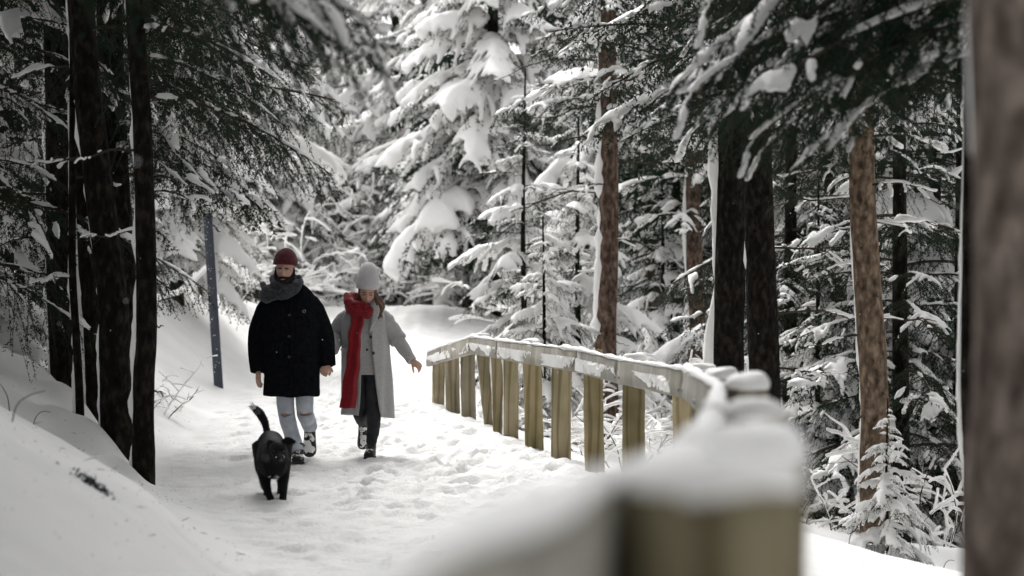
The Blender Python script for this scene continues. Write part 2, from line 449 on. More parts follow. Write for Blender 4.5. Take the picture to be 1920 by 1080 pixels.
def branch_template(seed, L=1.7, droop=0.35, snow=1.0, dens=60, nlen=0.028, nw=0.006, step=0.075, voxel=0.035, dec=0.5, hang=0.5, pad=1.0, sub=True, width=0.40, patchy=0.0):
    """one spruce branch along +x: (needles+wood arrays, snow arrays)"""
    rng = np.random.default_rng(seed)
    n = 14
    s = np.linspace(0, 1, n)
    ph = rng.uniform(0, 6)
    ax = np.stack([L * s * (1 - 0.10 * droop * s), 0.05 * L * np.sin(s * 3 + ph) * s, L * (0.10 * s - droop * s ** 1.7) + 0.06 * L * np.maximum(0, s - 0.75)], -1)
    lines, twigs, wood = [], [], Geo()
    wood.add(*tube(ax, np.linspace(0.014, 0.003, n) * (L / 1.7 + 0.3), sides=4, caps=False), 1)
    def at(u):
        f = u * (n - 1); i = min(int(f), n - 2)
        return ax[i] + (ax[i + 1] - ax[i]) * (f - i)
    us = np.arange(0.10, 0.985, step / L)
    side = 1
    for u in us:
        side = -side
        p0 = at(u); d0 = at(min(u + 0.03, 1)) - p0; d0 /= np.linalg.norm(d0)
        tl = L * (0.10 + width * (1 - u) ** 0.7 * min(1, 0.35 + u * 2.2)) * rng.uniform(0.65, 1.2)
        lat = np.array((0, side, 0))
        ang = math.radians(rng.uniform(42, 66))
        d = d0 * math.cos(ang) + lat * math.sin(ang)
        k = 6
        t = np.linspace(0, 1, k)[:, None]
        hg = hang * rng.uniform(0.5, 1.4)
        pts = p0 + d * t * tl + np.array((0, 0, -1.0)) * hg * tl * t ** 1.8 + rng.normal(0, 0.01, (k, 3)) * t
        twigs.append((pts, u, tl))
        for i in range(k - 1):
            lines.append((pts[i], pts[i + 1]))
        if sub:
            wood.add(*tube(pts[[0, 2, 5]], (0.005, 0.003, 0.0015), sides=3, caps=False), 1)
            m = int(tl / 0.075)
            for j in range(m):
                v = (j + 0.6) / m
                f = v * (k - 1); i = min(int(f), k - 2)
                q = pts[i] + (pts[i + 1] - pts[i]) * (f - i)
                dd = pts[i + 1] - pts[i]; dd /= np.linalg.norm(dd)
                sd = 1 if j % 2 else -1
                l2 = np.cross(dd, (0, 0, 1.0)) * sd
                sl = (0.05 + 0.13 * (1 - v)) * rng.uniform(0.6, 1.3) * min(1.3, L / 1.5)
                e = q + (dd * 0.65 + l2 * 0.65 + np.array((0, 0, -0.45 * hang - rng.uniform(0, 0.25))) + rng.normal(0, 0.28, 3)) * sl
                mid = (q + e) / 2 + np.array((0, 0, 0.01))
                lines.append((q, mid)); lines.append((mid, e))
    for i in range(n - 1):
        if i > 1:
            lines.append((ax[i], ax[i + 1]))
    g = Geo()
    g.add(*needles(lines, dens, nlen, nw, rng), 0)
    V, T, M = wood.arrays(); g.add(V, T, 1)
    # snow lying along the twigs, melted together into pads
    sg = Geo()
    cov = rng.uniform(-0.2, 0.5)
    if snow > 0:
        m = 26
        u = np.linspace(0.06, 1.0, m); pa = np.array([at(x) for x in u])
        nz = fbm(pa + seed * 7.3, 3.2, 2, seed)
        r = np.clip(0.045 - 0.025 * patchy + (0.05 + 0.03 * patchy) * nz + 0.02 * cov, 0.0, 0.085 - 0.03 * patchy) * (0.6 + 0.4 * np.sin(np.pi * u)) * snow * pad
        _strip(sg, pa, r, 0.75)
        for (pts, u0, tl) in twigs:
            if rng.random() > 0.35 + 0.55 * snow:
                continue
            pp = spline(pts, 8)
            nz = fbm(pp + seed * 3.1, 4.0, 2, seed + 5)
            tt = np.linspace(0, 1, 8)
            end = rng.uniform(0.55, 1.05)
            r = np.clip(0.034 - 0.03 * patchy + (0.04 + 0.05 * patchy) * nz + 0.02 * (rng.random() - 0.4), 0.0, 0.085 - 0.045 * patchy) * snow * pad * (1 - sstep(end - 0.15, end + 0.02, tt) * 0.95) * (0.8 + 0.5 * (1 - tt))
            _strip(sg, pp, r, 0.8)
        V, T = remesh(sg, voxel, 2, 0.5, dec)
        nr = vnormals(V, T)
        V = V + nr * (0.010 * fbm(V, 9.0, 2, seed + 9))[:, None] * pad
        sn = (V, T)
    else:
        sn = (np.zeros((0, 3)), np.zeros((0, 3), int))
    return g.arrays(), sn
def _strip(sg, pts, r, flat):
    keep = r > 0.009
    i = 0
    while i < len(pts):
        if not keep[i]:
            i += 1; continue
        j = i
        while j + 1 < len(pts) and keep[j + 1]:
            j += 1
        if j - i >= 1:
            q = pts[i:j + 1].copy(); rr = r[i:j + 1].copy()
            q[:, 2] += rr * flat * 0.75
            d0, d1 = q[0] - q[1], q[-1] - q[-2]
            q = np.concatenate([[q[0] + d0 / (np.linalg.norm(d0) + 1e-9) * rr[0] * 0.6], q, [q[-1] + d1 / (np.linalg.norm(d1) + 1e-9) * rr[-1] * 0.7]])
            rr = np.concatenate([[rr[0] * 0.35], rr, [rr[-1] * 0.35]])
            sg.add(*tube(q, rr, rr * flat, sides=8))
        i = j + 1

def place_branch(tpl, pos, az, scale, pitch, roll=0.0):
    (V, T, M), (SV, ST) = tpl
    R = rotz(az) @ roty(-pitch) @ rotx(roll) * scale
    return (V @ R.T + pos, T, M), (SV @ R.T + pos, ST)

TPL = {}
def make_templates():
    for i in range(4):   # heavily laden, for the trees further back
        TPL['heavy', i] = branch_template(100 + i, 1.7, 0.50 + 0.08 * i, 1.25, dens=32, nlen=0.045, nw=0.018, step=0.078, voxel=0.038, dec=0.19, hang=0.75, pad=1.32)
    for i in range(3):   # moderately laden, further back
        TPL['mid', i] = branch_template(120 + i, 1.7, 0.34 + 0.08 * i, 0.85, dens=38, nlen=0.042, nw=0.017, step=0.08, voxel=0.04, dec=0.26, hang=0.6, pad=1.0)
    for i in range(4):   # dark with scattered snow, near trees
        TPL['dark', i] = branch_template(140 + i, 1.8, 0.30 + 0.07 * i, 0.50, dens=92, nlen=0.026, nw=0.0095, step=0.062, voxel=0.028, dec=0.3, hang=0.75, pad=1.25, patchy=0.6)
    for i in range(3):   # very near
        TPL['close', i] = branch_template(160 + i, 1.7, 0.45 + 0.1 * i, 0.72, dens=165, nlen=0.024, nw=0.0075, step=0.055, voxel=0.020, dec=0.4, hang=0.65, pad=1.1, patchy=1.0)
    for i in range(2):   # crowns above the picture
        TPL['top', i] = branch_template(180 + i, 1.8, 0.35, 0.9, dens=22, nlen=0.14, nw=0.07, step=0.15, voxel=0.09, dec=0.4, hang=0.5, pad=1.5, sub=False)

def crown(seed, H, z0, Lmax, kinds, zvis, dz=0.4, per=5, centre=None, sector=None, only=None, shape=0.85, top_dz=0.7, zfull=None):
    """needles/wood and snow of a whole crown. sector: (mid azimuth, half width) limits the detailed branches to that side"""
    rng = np.random.default_rng(seed)
    g, sn = Geo(), Geo()
    z = z0
    az0 = rng.uniform(0, 6)
    while z < H - 0.15:
        low = z > zvis
        k = max(3, int(round(per * (0.6 if low else 1))))
        az0 += 2.4
        fr = (z - z0) / max(H - z0, 0.1)
        Lz = Lmax * max(0.10, (1 - fr)) ** shape * (0.75 + 0.25 * min(1, fr * 8 + 0.3))
        for j in range(k):
            az = az0 + 2 * math.pi * j / k + rng.normal(0, 0.25)
            l = Lz * rng.uniform(0.7, 1.15)
            kind = 'top' if low else kinds[rng.integers(len(kinds))]
            if only is not None and not low and abs((az - only[0] + math.pi) % (2 * math.pi) - math.pi) > only[1]:
                continue
            if sector is not None and not low:
                dlt = abs((az - sector[0] + math.pi) % (2 * math.pi) - math.pi)
                if dlt > sector[1]:
                    kind = 'top'
            nt = len([q for q in TPL if q[0] == kind])
            t = TPL[kind, rng.integers(nt)]
            c = np.array((0, 0, 0.0)) if centre is None else centre(z)
            zz = z + rng.uniform(-0.15, 0.15)
            (V, T, M), (SV, ST) = place_branch(t, c * np.array((1, 1, 0)) + np.array((0, 0, zz)), az, l / 1.7, rng.normal(0.02 + 0.35 * fr, 0.1), rng.normal(0, 0.15))
            g.V.append(V); g.T.append(T + g.n); g.M.append(M); g.n += len(V)
            if len(SV):
                sn.add(SV, ST)
        z += (top_dz if low else dz) * rng.uniform(0.8, 1.2)
    # leader
    return g.arrays(), (sn.arrays() if sn.V else None)

def trunk_mesh(name, pts, r0, r1, m, seed, flare=0.35, sides=18, n=60, rough=0.05):
    pts = spline(pts, n)
    dist = np.concatenate([[0], np.cumsum(np.linalg.norm(np.diff(pts, axis=0), axis=1))])
    s = dist / dist[-1]
    r = r0 + (r1 - r0) * s + r0 * flare * np.exp(-dist / 0.28)
    V, T = tube(pts, r, sides=sides, caps=True, ref=(1, 0, 0))
    c = np.repeat(pts, sides, 0)
    d = V[:n * sides] - c
    nz = fbm(V[:n * sides] * np.array((1, 1, 0.45)), 9.0, 3, seed)
    V[:n * sides] = c + d * (1 + rough * 1.6 * nz)[:, None]
    return mesh_np(name, V, T, [m]), pts, r
def trunk_snow(name, pts, r, parent, seed, az=math.pi, width=0.55, thick=0.03, cover=0.0, zmax=99, scale=1.6, low=0.0):
    """snow blown against one side of a trunk"""
    rng = np.random.default_rng(seed)
    n, k = 150, 9
    P2 = spline(pts, n); R2 = np.interp(np.linspace(0, 1, n), np.linspace(0, 1, len(r)), r)
    q = P2 + np.array((seed * 1.7, 0, 0))
    m = fbm(q * np.array((0.01, 0.01, 1)) + seed, scale, 3, seed) + cover + low * np.exp(-np.maximum(P2[:, 2], 0) / 0.55) + 0.25 * low * fbm(q * np.array((0.01, 0.01, 1)) + seed, 9.0, 2, seed + 2)
    w = width * np.clip(0.75 + 1.4 * m, 0.05, 1.5)
    th = thick * np.clip(0.35 + 2.2 * m, -0.9, 1.6)
    th = np.where(P2[:, 2] > zmax, -thick, th)
    a = np.linspace(-1, 1, k)
    ang = az + a[None, :] * w[:, None] + 0.15 * fbm(q, 2.5, 2, seed + 1)[:, None]
    rr = R2[:, None] * 1.0 + th[:, None] * (1 - a[None, :] ** 2) - R2[:, None] * 0.13 * (a[None, :] ** 4) + 0.016 * fbm(np.repeat(q, k, 0) + np.tile(np.stack([a, a, a], -1), (n, 1)), 9, 2, seed).reshape(n, k)
    V = np.stack([P2[:, 0:1] + rr * np.cos(ang), P2[:, 1:2] + rr * np.sin(ang), np.repeat(P2[:, 2:3], k, 1)], -1).reshape(-1, 3)
    keep = (th > -0.2 * thick)
    T = grid_tris(n, k)
    row = (T // k)
    T = T[keep[row].any(1)]
    used, inv = np.unique(T, return_inverse=True)
    if len(used) < 10:
        return None
    o = link(name, mesh_np(name, V[used], inv.reshape(-1, 3), [SNOW_BRANCH]), parent)
    o['kind'] = 'stuff'
    return o
def bare_branch(parent, p0, az, L, seed, rise=0.1, droop=0.25, r=0.012, snow=0.8, sub=7, material=None):
    """a dead limb with side twigs and a line of snow on it"""
    rng = np.random.default_rng(seed)
    n = 12; s = np.linspace(0, 1, n)
    d = np.array((math.cos(az), math.sin(az), 0)); lat = np.array((-d[1], d[0], 0))
    ax = p0 + d * (L * s)[:, None] + np.array((0, 0, 1.0)) * (L * (rise * s - droop * s ** 2))[:, None] + lat * (0.10 * L * np.sin(s * 4 + rng.uniform(0, 6)) * s)[:, None] + np.array((0, 0, 1.0)) * (0.05 * L * np.sin(s * 7 + rng.uniform(0, 6)) * s)[:, None] + rng.normal(0, 0.014, (n, 3)) * s[:, None]
    g, sn = Geo(), Geo()
    g.add(*tube(ax, np.linspace(r, r * 0.25, n), sides=5))
    if snow:
        _strip(sn, spline(ax, 24), np.clip(0.012 + 0.026 * fbm(spline(ax, 24) + seed, 5.0, 2, seed), 0, 1) * snow, 0.9)
    for j in range(sub):
        i = rng.integers(2, n - 1)
        sd = 1 if j % 2 else -1
        l = L * rng.uniform(0.15, 0.4) * (1.2 - s[i])
        k = 6; t = np.linspace(0, 1, k)[:, None]
        dd = d * 0.7 + lat * sd * 0.7 + np.array((0, 0, rng.uniform(-0.3, 0.2)))
        q = ax[i] + dd * l * t + np.array((0, 0, -0.25)) * l * t ** 2 + rng.normal(0, 0.01, (k, 3)) * t
        g.add(*tube(q, np.linspace(r * 0.45, r * 0.15, k), sides=4))
        if snow and rng.random() < 0.8:
            _strip(sn, spline(q, 9), np.clip(0.012 + 0.014 * fbm(spline(q, 9) + seed, 5.0, 2, seed), 0, 1) * snow, 0.9)
    b = build('bare_branch', g, material or TWIG, parent)
    if sn.V:
        build('snow', sn, SNOW_BRANCH, b)['kind'] = 'stuff'
    return b
# ------------------------------------------------------------------ the trees one can single out
def single_tree(label, px, d, px_top, r0, bm, H=13.0, crown_args=None, snow_args=None, bare=(), seed=1, group=None, r1=None, px_mid=None, flare=0.35, well=True):
    x = PX(px, d)
    base = np.array((x, d, gz(x, d)))
    t = thing('spruce_tree', label, 'tree', tuple(base), group)
    ztop = CAMZ + 540 / FPX * d - base[2]
    lean = (PX(px_top, d) - x) / ztop
    bow = 0.0 if px_mid is None else PX(px_mid, d) - (x + PX(px_top, d)) / 2
    def centre(z):
        u = min(z / ztop, 1.0)
        zz = min(z, ztop * 1.3)
        return np.array((lean * zz + bow * 4 * u * (1 - u) + 0.028 * math.sin(z * 1.7 + seed) * min(1, z), 0.02 * math.sin(z * 1.3 + seed * 2), z))
    zs = np.concatenate([[-0.5, 0, 0.3, 0.8], np.linspace(1.3, H, 9)])
    pts = np.array([centre(max(z, 0)) * np.array((1, 1, 0)) + np.array((0, 0, z)) for z in zs])
    me, sp, rr = trunk_mesh('trunk', pts, r0, r1 or r0 * 0.35, bm, seed, flare=flare)
    link('trunk', me, t)
    if snow_args is not None:
        trunk_snow('trunk_snow', sp, rr, t, seed + 50, **snow_args)
    if crown_args is not None:
        a = dict(zvis=ztop * 1.12 + 0.3, centre=centre, H=H * 0.85, top_dz=1.3)
        a.update(crown_args)
        (V, T, M), sn = crown(seed, **a)
        link('crown', mesh_np('crown', V, T, [NEEDLE, TWIG], M, smooth=False), t)
        if sn is not None:
            link('crown_snow', mesh_np('crown_snow', sn[0], sn[1], [SNOW_BRANCH]), t)['kind'] = 'stuff'
    for i, b in enumerate(bare):
        z, az, L = b[:3]
        kw = b[3] if len(b) > 3 else {}
        bare_branch(t, centre(z), az, L, seed * 100 + i, **kw)
    return t

def main_trees():
    R, Lf, F, B = 0.0, math.pi, -math.pi / 2, math.pi / 2
    snow_l = dict(az=math.pi * 1.0, width=0.32, thick=0.022, cover=-0.08, scale=5.0, low=0.45)
    # the dark group on the bank
    single_tree('dark spruce trunk nearest the path, its bent foot standing in the snow beside the dog', 270, 18.2, 256, 0.088, BARK_DARK, 12,
                dict(z0=2.95, Lmax=1.55, kinds=['dark'], dz=0.30, per=6, only=(0.25, 1.25)), snow_l, seed=11, flare=0.2, px_mid=270,
                bare=[(1.9, 2.9, 0.6), (2.2, 0.3, 0.5), (2.5, 3.4, 0.7), (0.7, 0.1, 0.16, dict(sub=0, r=0.011, snow=0)), (1.2, 5.9, 0.18, dict(sub=0, r=0.011, snow=0)), (1.6, 0.2, 0.15, dict(sub=0, r=0.011, snow=0)), (2.9, 6.2, 0.2, dict(sub=0, r=0.011, snow=0))])
    single_tree('thick dark trunk leaning outward, second from the path in the left group', 222, 19.2, 153, 0.130, BARK_DARK, 14,
                dict(z0=3.2, Lmax=1.8, kinds=['dark'], dz=0.45, per=5, only=(0.6, 1.0)), snow_l, seed=12, px_mid=193, flare=0.15, bare=[(2.3, 3.2, 0.6)])
    single_tree('straight dark trunk rising behind the two front trunks of the left group', 236, 22.4, 206, 0.145, BARK_DARK, 16,
                dict(z0=2.45, Lmax=2.0, kinds=['dark', 'dark', 'mid'], dz=0.32, per=7, only=(0.25, 1.2)), dict(snow_l, cover=0.0), seed=13)
    single_tree('dark trunk with snow packed up its foot, between the thin stem and the leaning trunk', 178, 20.6, 150, 0.088, BARK_DARK, 12,
                dict(z0=3.4, Lmax=1.6, kinds=['dark'], dz=0.6, per=5, only=(1.5, 1.0)), dict(az=math.pi * 1.03, width=0.5, thick=0.035, cover=0.12, scale=3.0, low=0.6), seed=14)
    single_tree('thinnest bare dark stem among the trunks on the snowy bank', 151, 19.4, 127, 0.035, BARK_DARK, 9,
                None, dict(snow_l, thick=0.015), seed=15, flare=0.5, bare=[(1.2, 3.3, 0.35), (2.0, 0.2, 0.4), (2.9, 2.8, 0.5), (2.6, 6.0, 0.35)])
    single_tree('outermost big dark trunk of the left group, its foot in a snow hollow', 123, 22.0, 99, 0.132, BARK_DARK, 15,
                dict(z0=2.7, Lmax=2.2, kinds=['dark'], dz=0.42, per=6, only=(2.2, 1.3)), dict(snow_l, cover=0.05), seed=16,
                bare=[(1.4, 3.0, 0.9), (1.8, 3.5, 0.8), (2.3, 2.7, 1.0), (0.8, 0.1, 0.22, dict(sub=0, r=0.011, snow=0)), (1.9, 0.0, 0.24, dict(sub=0, r=0.011, snow=0))])
    # right of the path
    single_tree('brown straight trunk with snow blown up one side, rising behind the fence rail', 1138, 31.0, 1140, 0.155, BARK_BROWN, 13,
                dict(z0=4.3, Lmax=1.9, kinds=['mid'], dz=0.45, per=4), dict(az=math.pi * 1.03, width=0.75, thick=0.045, cover=0.10, scale=8.0), seed=21,
                bare=[(3.2, 3.1, 1.3, dict(r=0.02)), (3.6, 0.0, 1.2, dict(r=0.018)), (3.9, 3.6, 1.2, dict(r=0.018)), (4.1, 5.6, 1.2, dict(r=0.018)), (4.3, 2.6, 1.4, dict(r=0.02)), (4.6, 3.9, 1.3),
                      (4.5, 0.4, 1.2), (3.3, 3.9, 1.1), (4.9, 3.2, 1.5), (5.1, 5.9, 1.3), (2.6, 5.9, 0.7), (2.2, 3.4, 0.8, dict(r=0.01)), (1.3, 6.1, 0.3, dict(sub=0, r=0.011, snow=0)), (1.9, 0.2, 0.35, dict(sub=0, r=0.011, snow=0)), (2.9, 5.4, 0.22, dict(sub=0, r=0.011, snow=0)), (3.0, 4.4, 0.22, dict(sub=0, r=0.011, snow=0)), (2.4, 4.8, 0.2, dict(sub=0, r=0.011, snow=0))])
    single_tree('massive black trunk with a white snow stripe down one edge, behind the rail', 1370, 23.0, 1366, 0.165, BARK_DARK, 17,
                dict(z0=4.0, Lmax=1.8, kinds=['mid'], dz=0.5, per=5), dict(az=math.pi * 0.97, width=0.38, thick=0.05, cover=0.35, scale=4.0), seed=22)
    single_tree('big dark trunk close beside the snow striped one, standing nearer the sapling', 1441, 22.0, 1412, 0.155, BARK_DARK, 16,
                dict(z0=4.0, Lmax=1.8, kinds=['mid'], dz=0.5, per=5), dict(az=math.pi, width=0.30, thick=0.02, cover=-0.22, scale=4.0), seed=23,
                bare=[(2.6, 0.1, 1.2), (2.0, 0.25, 1.3), (1.5, 6.1, 0.9)])
    single_tree('tan barked trunk on the slope with the small snowy sapling at its foot', 1642, 20.0, 1612, 0.128, BARK_TAN, 15,
                dict(z0=3.9, Lmax=1.9, kinds=['dark', 'mid'], dz=0.45, per=5), dict(az=math.pi * 0.95, width=0.4, thick=0.02, cover=-0.18, scale=5.0), seed=24,
                bare=[(2.9, 3.1, 0.8), (3.15, 3.5, 0.85), (2.7, 0.1, 0.8), (2.35, 2.9, 0.6), (3.4, 6.0, 0.8), (3.0, 5.4, 1.0), (1.9, 0.3, 0.7), (1.75, 3.3, 0.6), (0.9, 4.2, 0.17, dict(sub=0, r=0.011, snow=0)), (1.3, 5.2, 0.18, dict(sub=0, r=0.011, snow=0)), (1.55, 4.6, 0.18, dict(sub=0, r=0.011, snow=0)), (2.1, 4.9, 0.17, dict(sub=0, r=0.011, snow=0)), (2.5, 4.3, 0.17, dict(sub=0, r=0.011, snow=0)), (1.1, 3.3, 0.22, dict(sub=0, r=0.011, snow=0)), (2.2, 6.1, 0.25, dict(sub=0, r=0.011, snow=0))])
    single_tree('shadowed brown trunk between the brown straight trunk and the snow striped one', 1302, 35.0, 1303, 0.14, BARK_BROWN, 15,
                dict(z0=3.0, Lmax=2.0, kinds=['mid'], dz=0.5, per=5, sector=(-math.pi / 2, 1.7)), dict(az=math.pi, width=0.5, thick=0.04, cover=0.1), seed=25)
    single_tree('slim dark trunk on the slope beyond the sapling', 1722, 29.0, 1716, 0.08, BARK_DARK, 13,
                dict(z0=1.9, Lmax=1.7, kinds=['mid'], dz=0.45, per=5, sector=(-math.pi / 2, 1.7)), dict(az=math.pi, width=0.4, thick=0.02, cover=0.0), seed=26)
    single_tree('black trunk half hidden behind the close blurred trunk, dark boughs above', 1830, 13.0, 1824, 0.07, BARK_DARK, 13,
                dict(z0=3.6, Lmax=1.8, kinds=['dark'], dz=0.5, per=4), dict(az=math.pi, width=0.4, thick=0.02, cover=-0.15), seed=27)
    single_tree('short dark trunk under the big snow laden boughs beyond the fence corner', 935, 44.0, 925, 0.15, BARK_DARK, 11,
                dict(z0=1.7, Lmax=2.7, kinds=['heavy'], dz=0.40, per=6, sector=(-math.pi / 2, 2.0)), None, seed=28)
    single_tree('brown crooked trunk leaning behind the blue grey pole', 380, 38.0, 520, 0.10, BARK_TAN, 9,
                dict(z0=2.6, Lmax=1.8, kinds=['heavy', 'mid'], dz=0.45, per=5), dict(az=math.pi * 0.5, width=0.4, thick=0.02, cover=0.0), seed=29)
    single_tree('blurred close trunk with rough brown bark at the edge of the view', 1940, 5.0, 1936, 0.16, BARK_NEAR, 15,
                dict(z0=4.2, Lmax=1.6, kinds=['top'], dz=0.7, per=4), dict(az=math.pi * 0.93, width=0.30, thick=0.014, cover=0.0, scale=2.2), seed=30)
    # out of the frame: only its boughs hang into view, over the near bank
    x, d = -2.28, 9.2
    t = thing('spruce_tree', 'spruce beyond the edge whose blurred snowy bough hangs in at the top', 'tree', (x, d, gz(x, d)))
    me, sp, rr = trunk_mesh('trunk', np.array([(0, 0, -0.4), (0, 0, 1), (0.03, 0, 4), (0.05, 0, 11)]), 0.13, 0.04, BARK_DARK, 41)
    link('trunk', me, t)
    (V, T, M), sn = crown(42, H=11, z0=4.3, Lmax=1.9, kinds=['top'], zvis=0, top_dz=0.5, per=5)
    g, s2 = Geo(), Geo()
    g.V.append(V); g.T.append(T); g.M.append(M); g.n = len(V); s2.add(sn[0], sn[1])
    for az, z, l, k, pit in ((0.03, 2.62, 1.75, 0, 0.02), (0.16, 2.8, 1.8, 1, 0.06), (-0.2, 2.8, 1.7, 2, 0.08), (0.3, 2.95, 1.9, 0, 0.1)):
        (V, T, M), (SV, ST) = place_branch(TPL['close', k], np.array((0, 0, z + 0.38 - gz(x, d))), az, l / 1.7, pit)
        g.V.append(V); g.T.append(T + g.n); g.M.append(M); g.n += len(V); s2.add(SV, ST)
    build('crown', g, [NEEDLE, TWIG], t, smooth=False); build('crown_snow', s2, SNOW_BRANCH, t)['kind'] = 'stuff'
    # the close dark boughs over the fence
    x, d = 2.62, 12.0
    t = thing('spruce_tree', 'spruce whose close dark snow dotted boughs hang over the fence', 'tree', (x, d, gz(x, d)))
    me, sp, rr = trunk_mesh('trunk', np.array([(0, 0, -0.4), (0, 0, 1), (0.02, 0, 4), (0.05, 0, 11)]), 0.10, 0.04, BARK_DARK, 43)
    link('trunk', me, t)
    trunk_snow('trunk_snow', sp, rr, t, 99, az=math.pi, width=0.4, thick=0.02, cover=0.0)
    (V, T, M), sn = crown(44, H=11, z0=5.6, Lmax=1.6, kinds=['top'], zvis=0, top_dz=0.5, per=5)
    g, s2 = Geo(), Geo()
    g.V.append(V); g.T.append(T); g.M.append(M); g.n = len(V); s2.add(sn[0], sn[1])
    bz = -gz(x, d)
    for az, z, l, k, pit in ((3.05, 3.10, 1.75, 0, 0.02), (3.3, 3.2, 1.65, 1, 0.05), (2.9, 3.2, 1.5, 2, 0.05), (3.5, 3.0, 1.5, 0, 0.0), (2.7, 2.95, 1.35, 1, 0.0),
                             (3.15, 3.45, 1.7, 2, 0.05), (3.4, 3.5, 1.5, 0, 0.1), (3.2, 2.9, 1.35, 1, 0.02), (2.85, 3.45, 1.6, 0, 0.1), (3.0, 2.75, 1.15, 2, 0.05), (3.3, 3.7, 1.6, 1, 0.0)):
        (V, T, M), (SV, ST) = place_branch(TPL['close', k], np.array((0, 0, z + bz - 0.05)), az, l * 1.12 / 1.7, pit)
        g.V.append(V); g.T.append(T + g.n); g.M.append(M); g.n += len(V); s2.add(SV, ST)
    build('crown', g, [NEEDLE, TWIG], t, smooth=False); build('crown_snow', s2, SNOW_BRANCH, t)['kind'] = 'stuff'

# ------------------------------------------------------------------ the forest: a few kinds, copied
VAR = {}
def variant(key, H, r0, bm, **kw):
    me, sp, rr = trunk_mesh('trunk', np.array([(0, 0, -0.6), (0, 0, 0.5), (0.03, 0.02, H * 0.5), (0.0, 0, H)]), r0, 0.012, bm, hash(key) % 97 if False else len(VAR) + 60, n=40, sides=12)
    (V, T, M), sn = crown(len(VAR) + 200, H=H, **kw)
    VAR[key] = (me, mesh_np('crown', V, T, [NEEDLE, TWIG], M, smooth=False), mesh_np('crown_snow', sn[0], sn[1], [SNOW_BRANCH]))
def forest_tree(key, x, y, s, rot, label, group, name='spruce_tree', sink=0.05):
    t = thing(name, label, 'tree', (x, y, gz(x, y) - sink), group)
    t.scale = (s, s, s); t.rotation_euler = (0, 0, rot)
    for nm, me in zip(('trunk', 'crown', 'crown_snow'), VAR[key]):
        o = link(nm, me, t)
        if nm == 'crown_snow':
            o['kind'] = 'stuff'
    return t
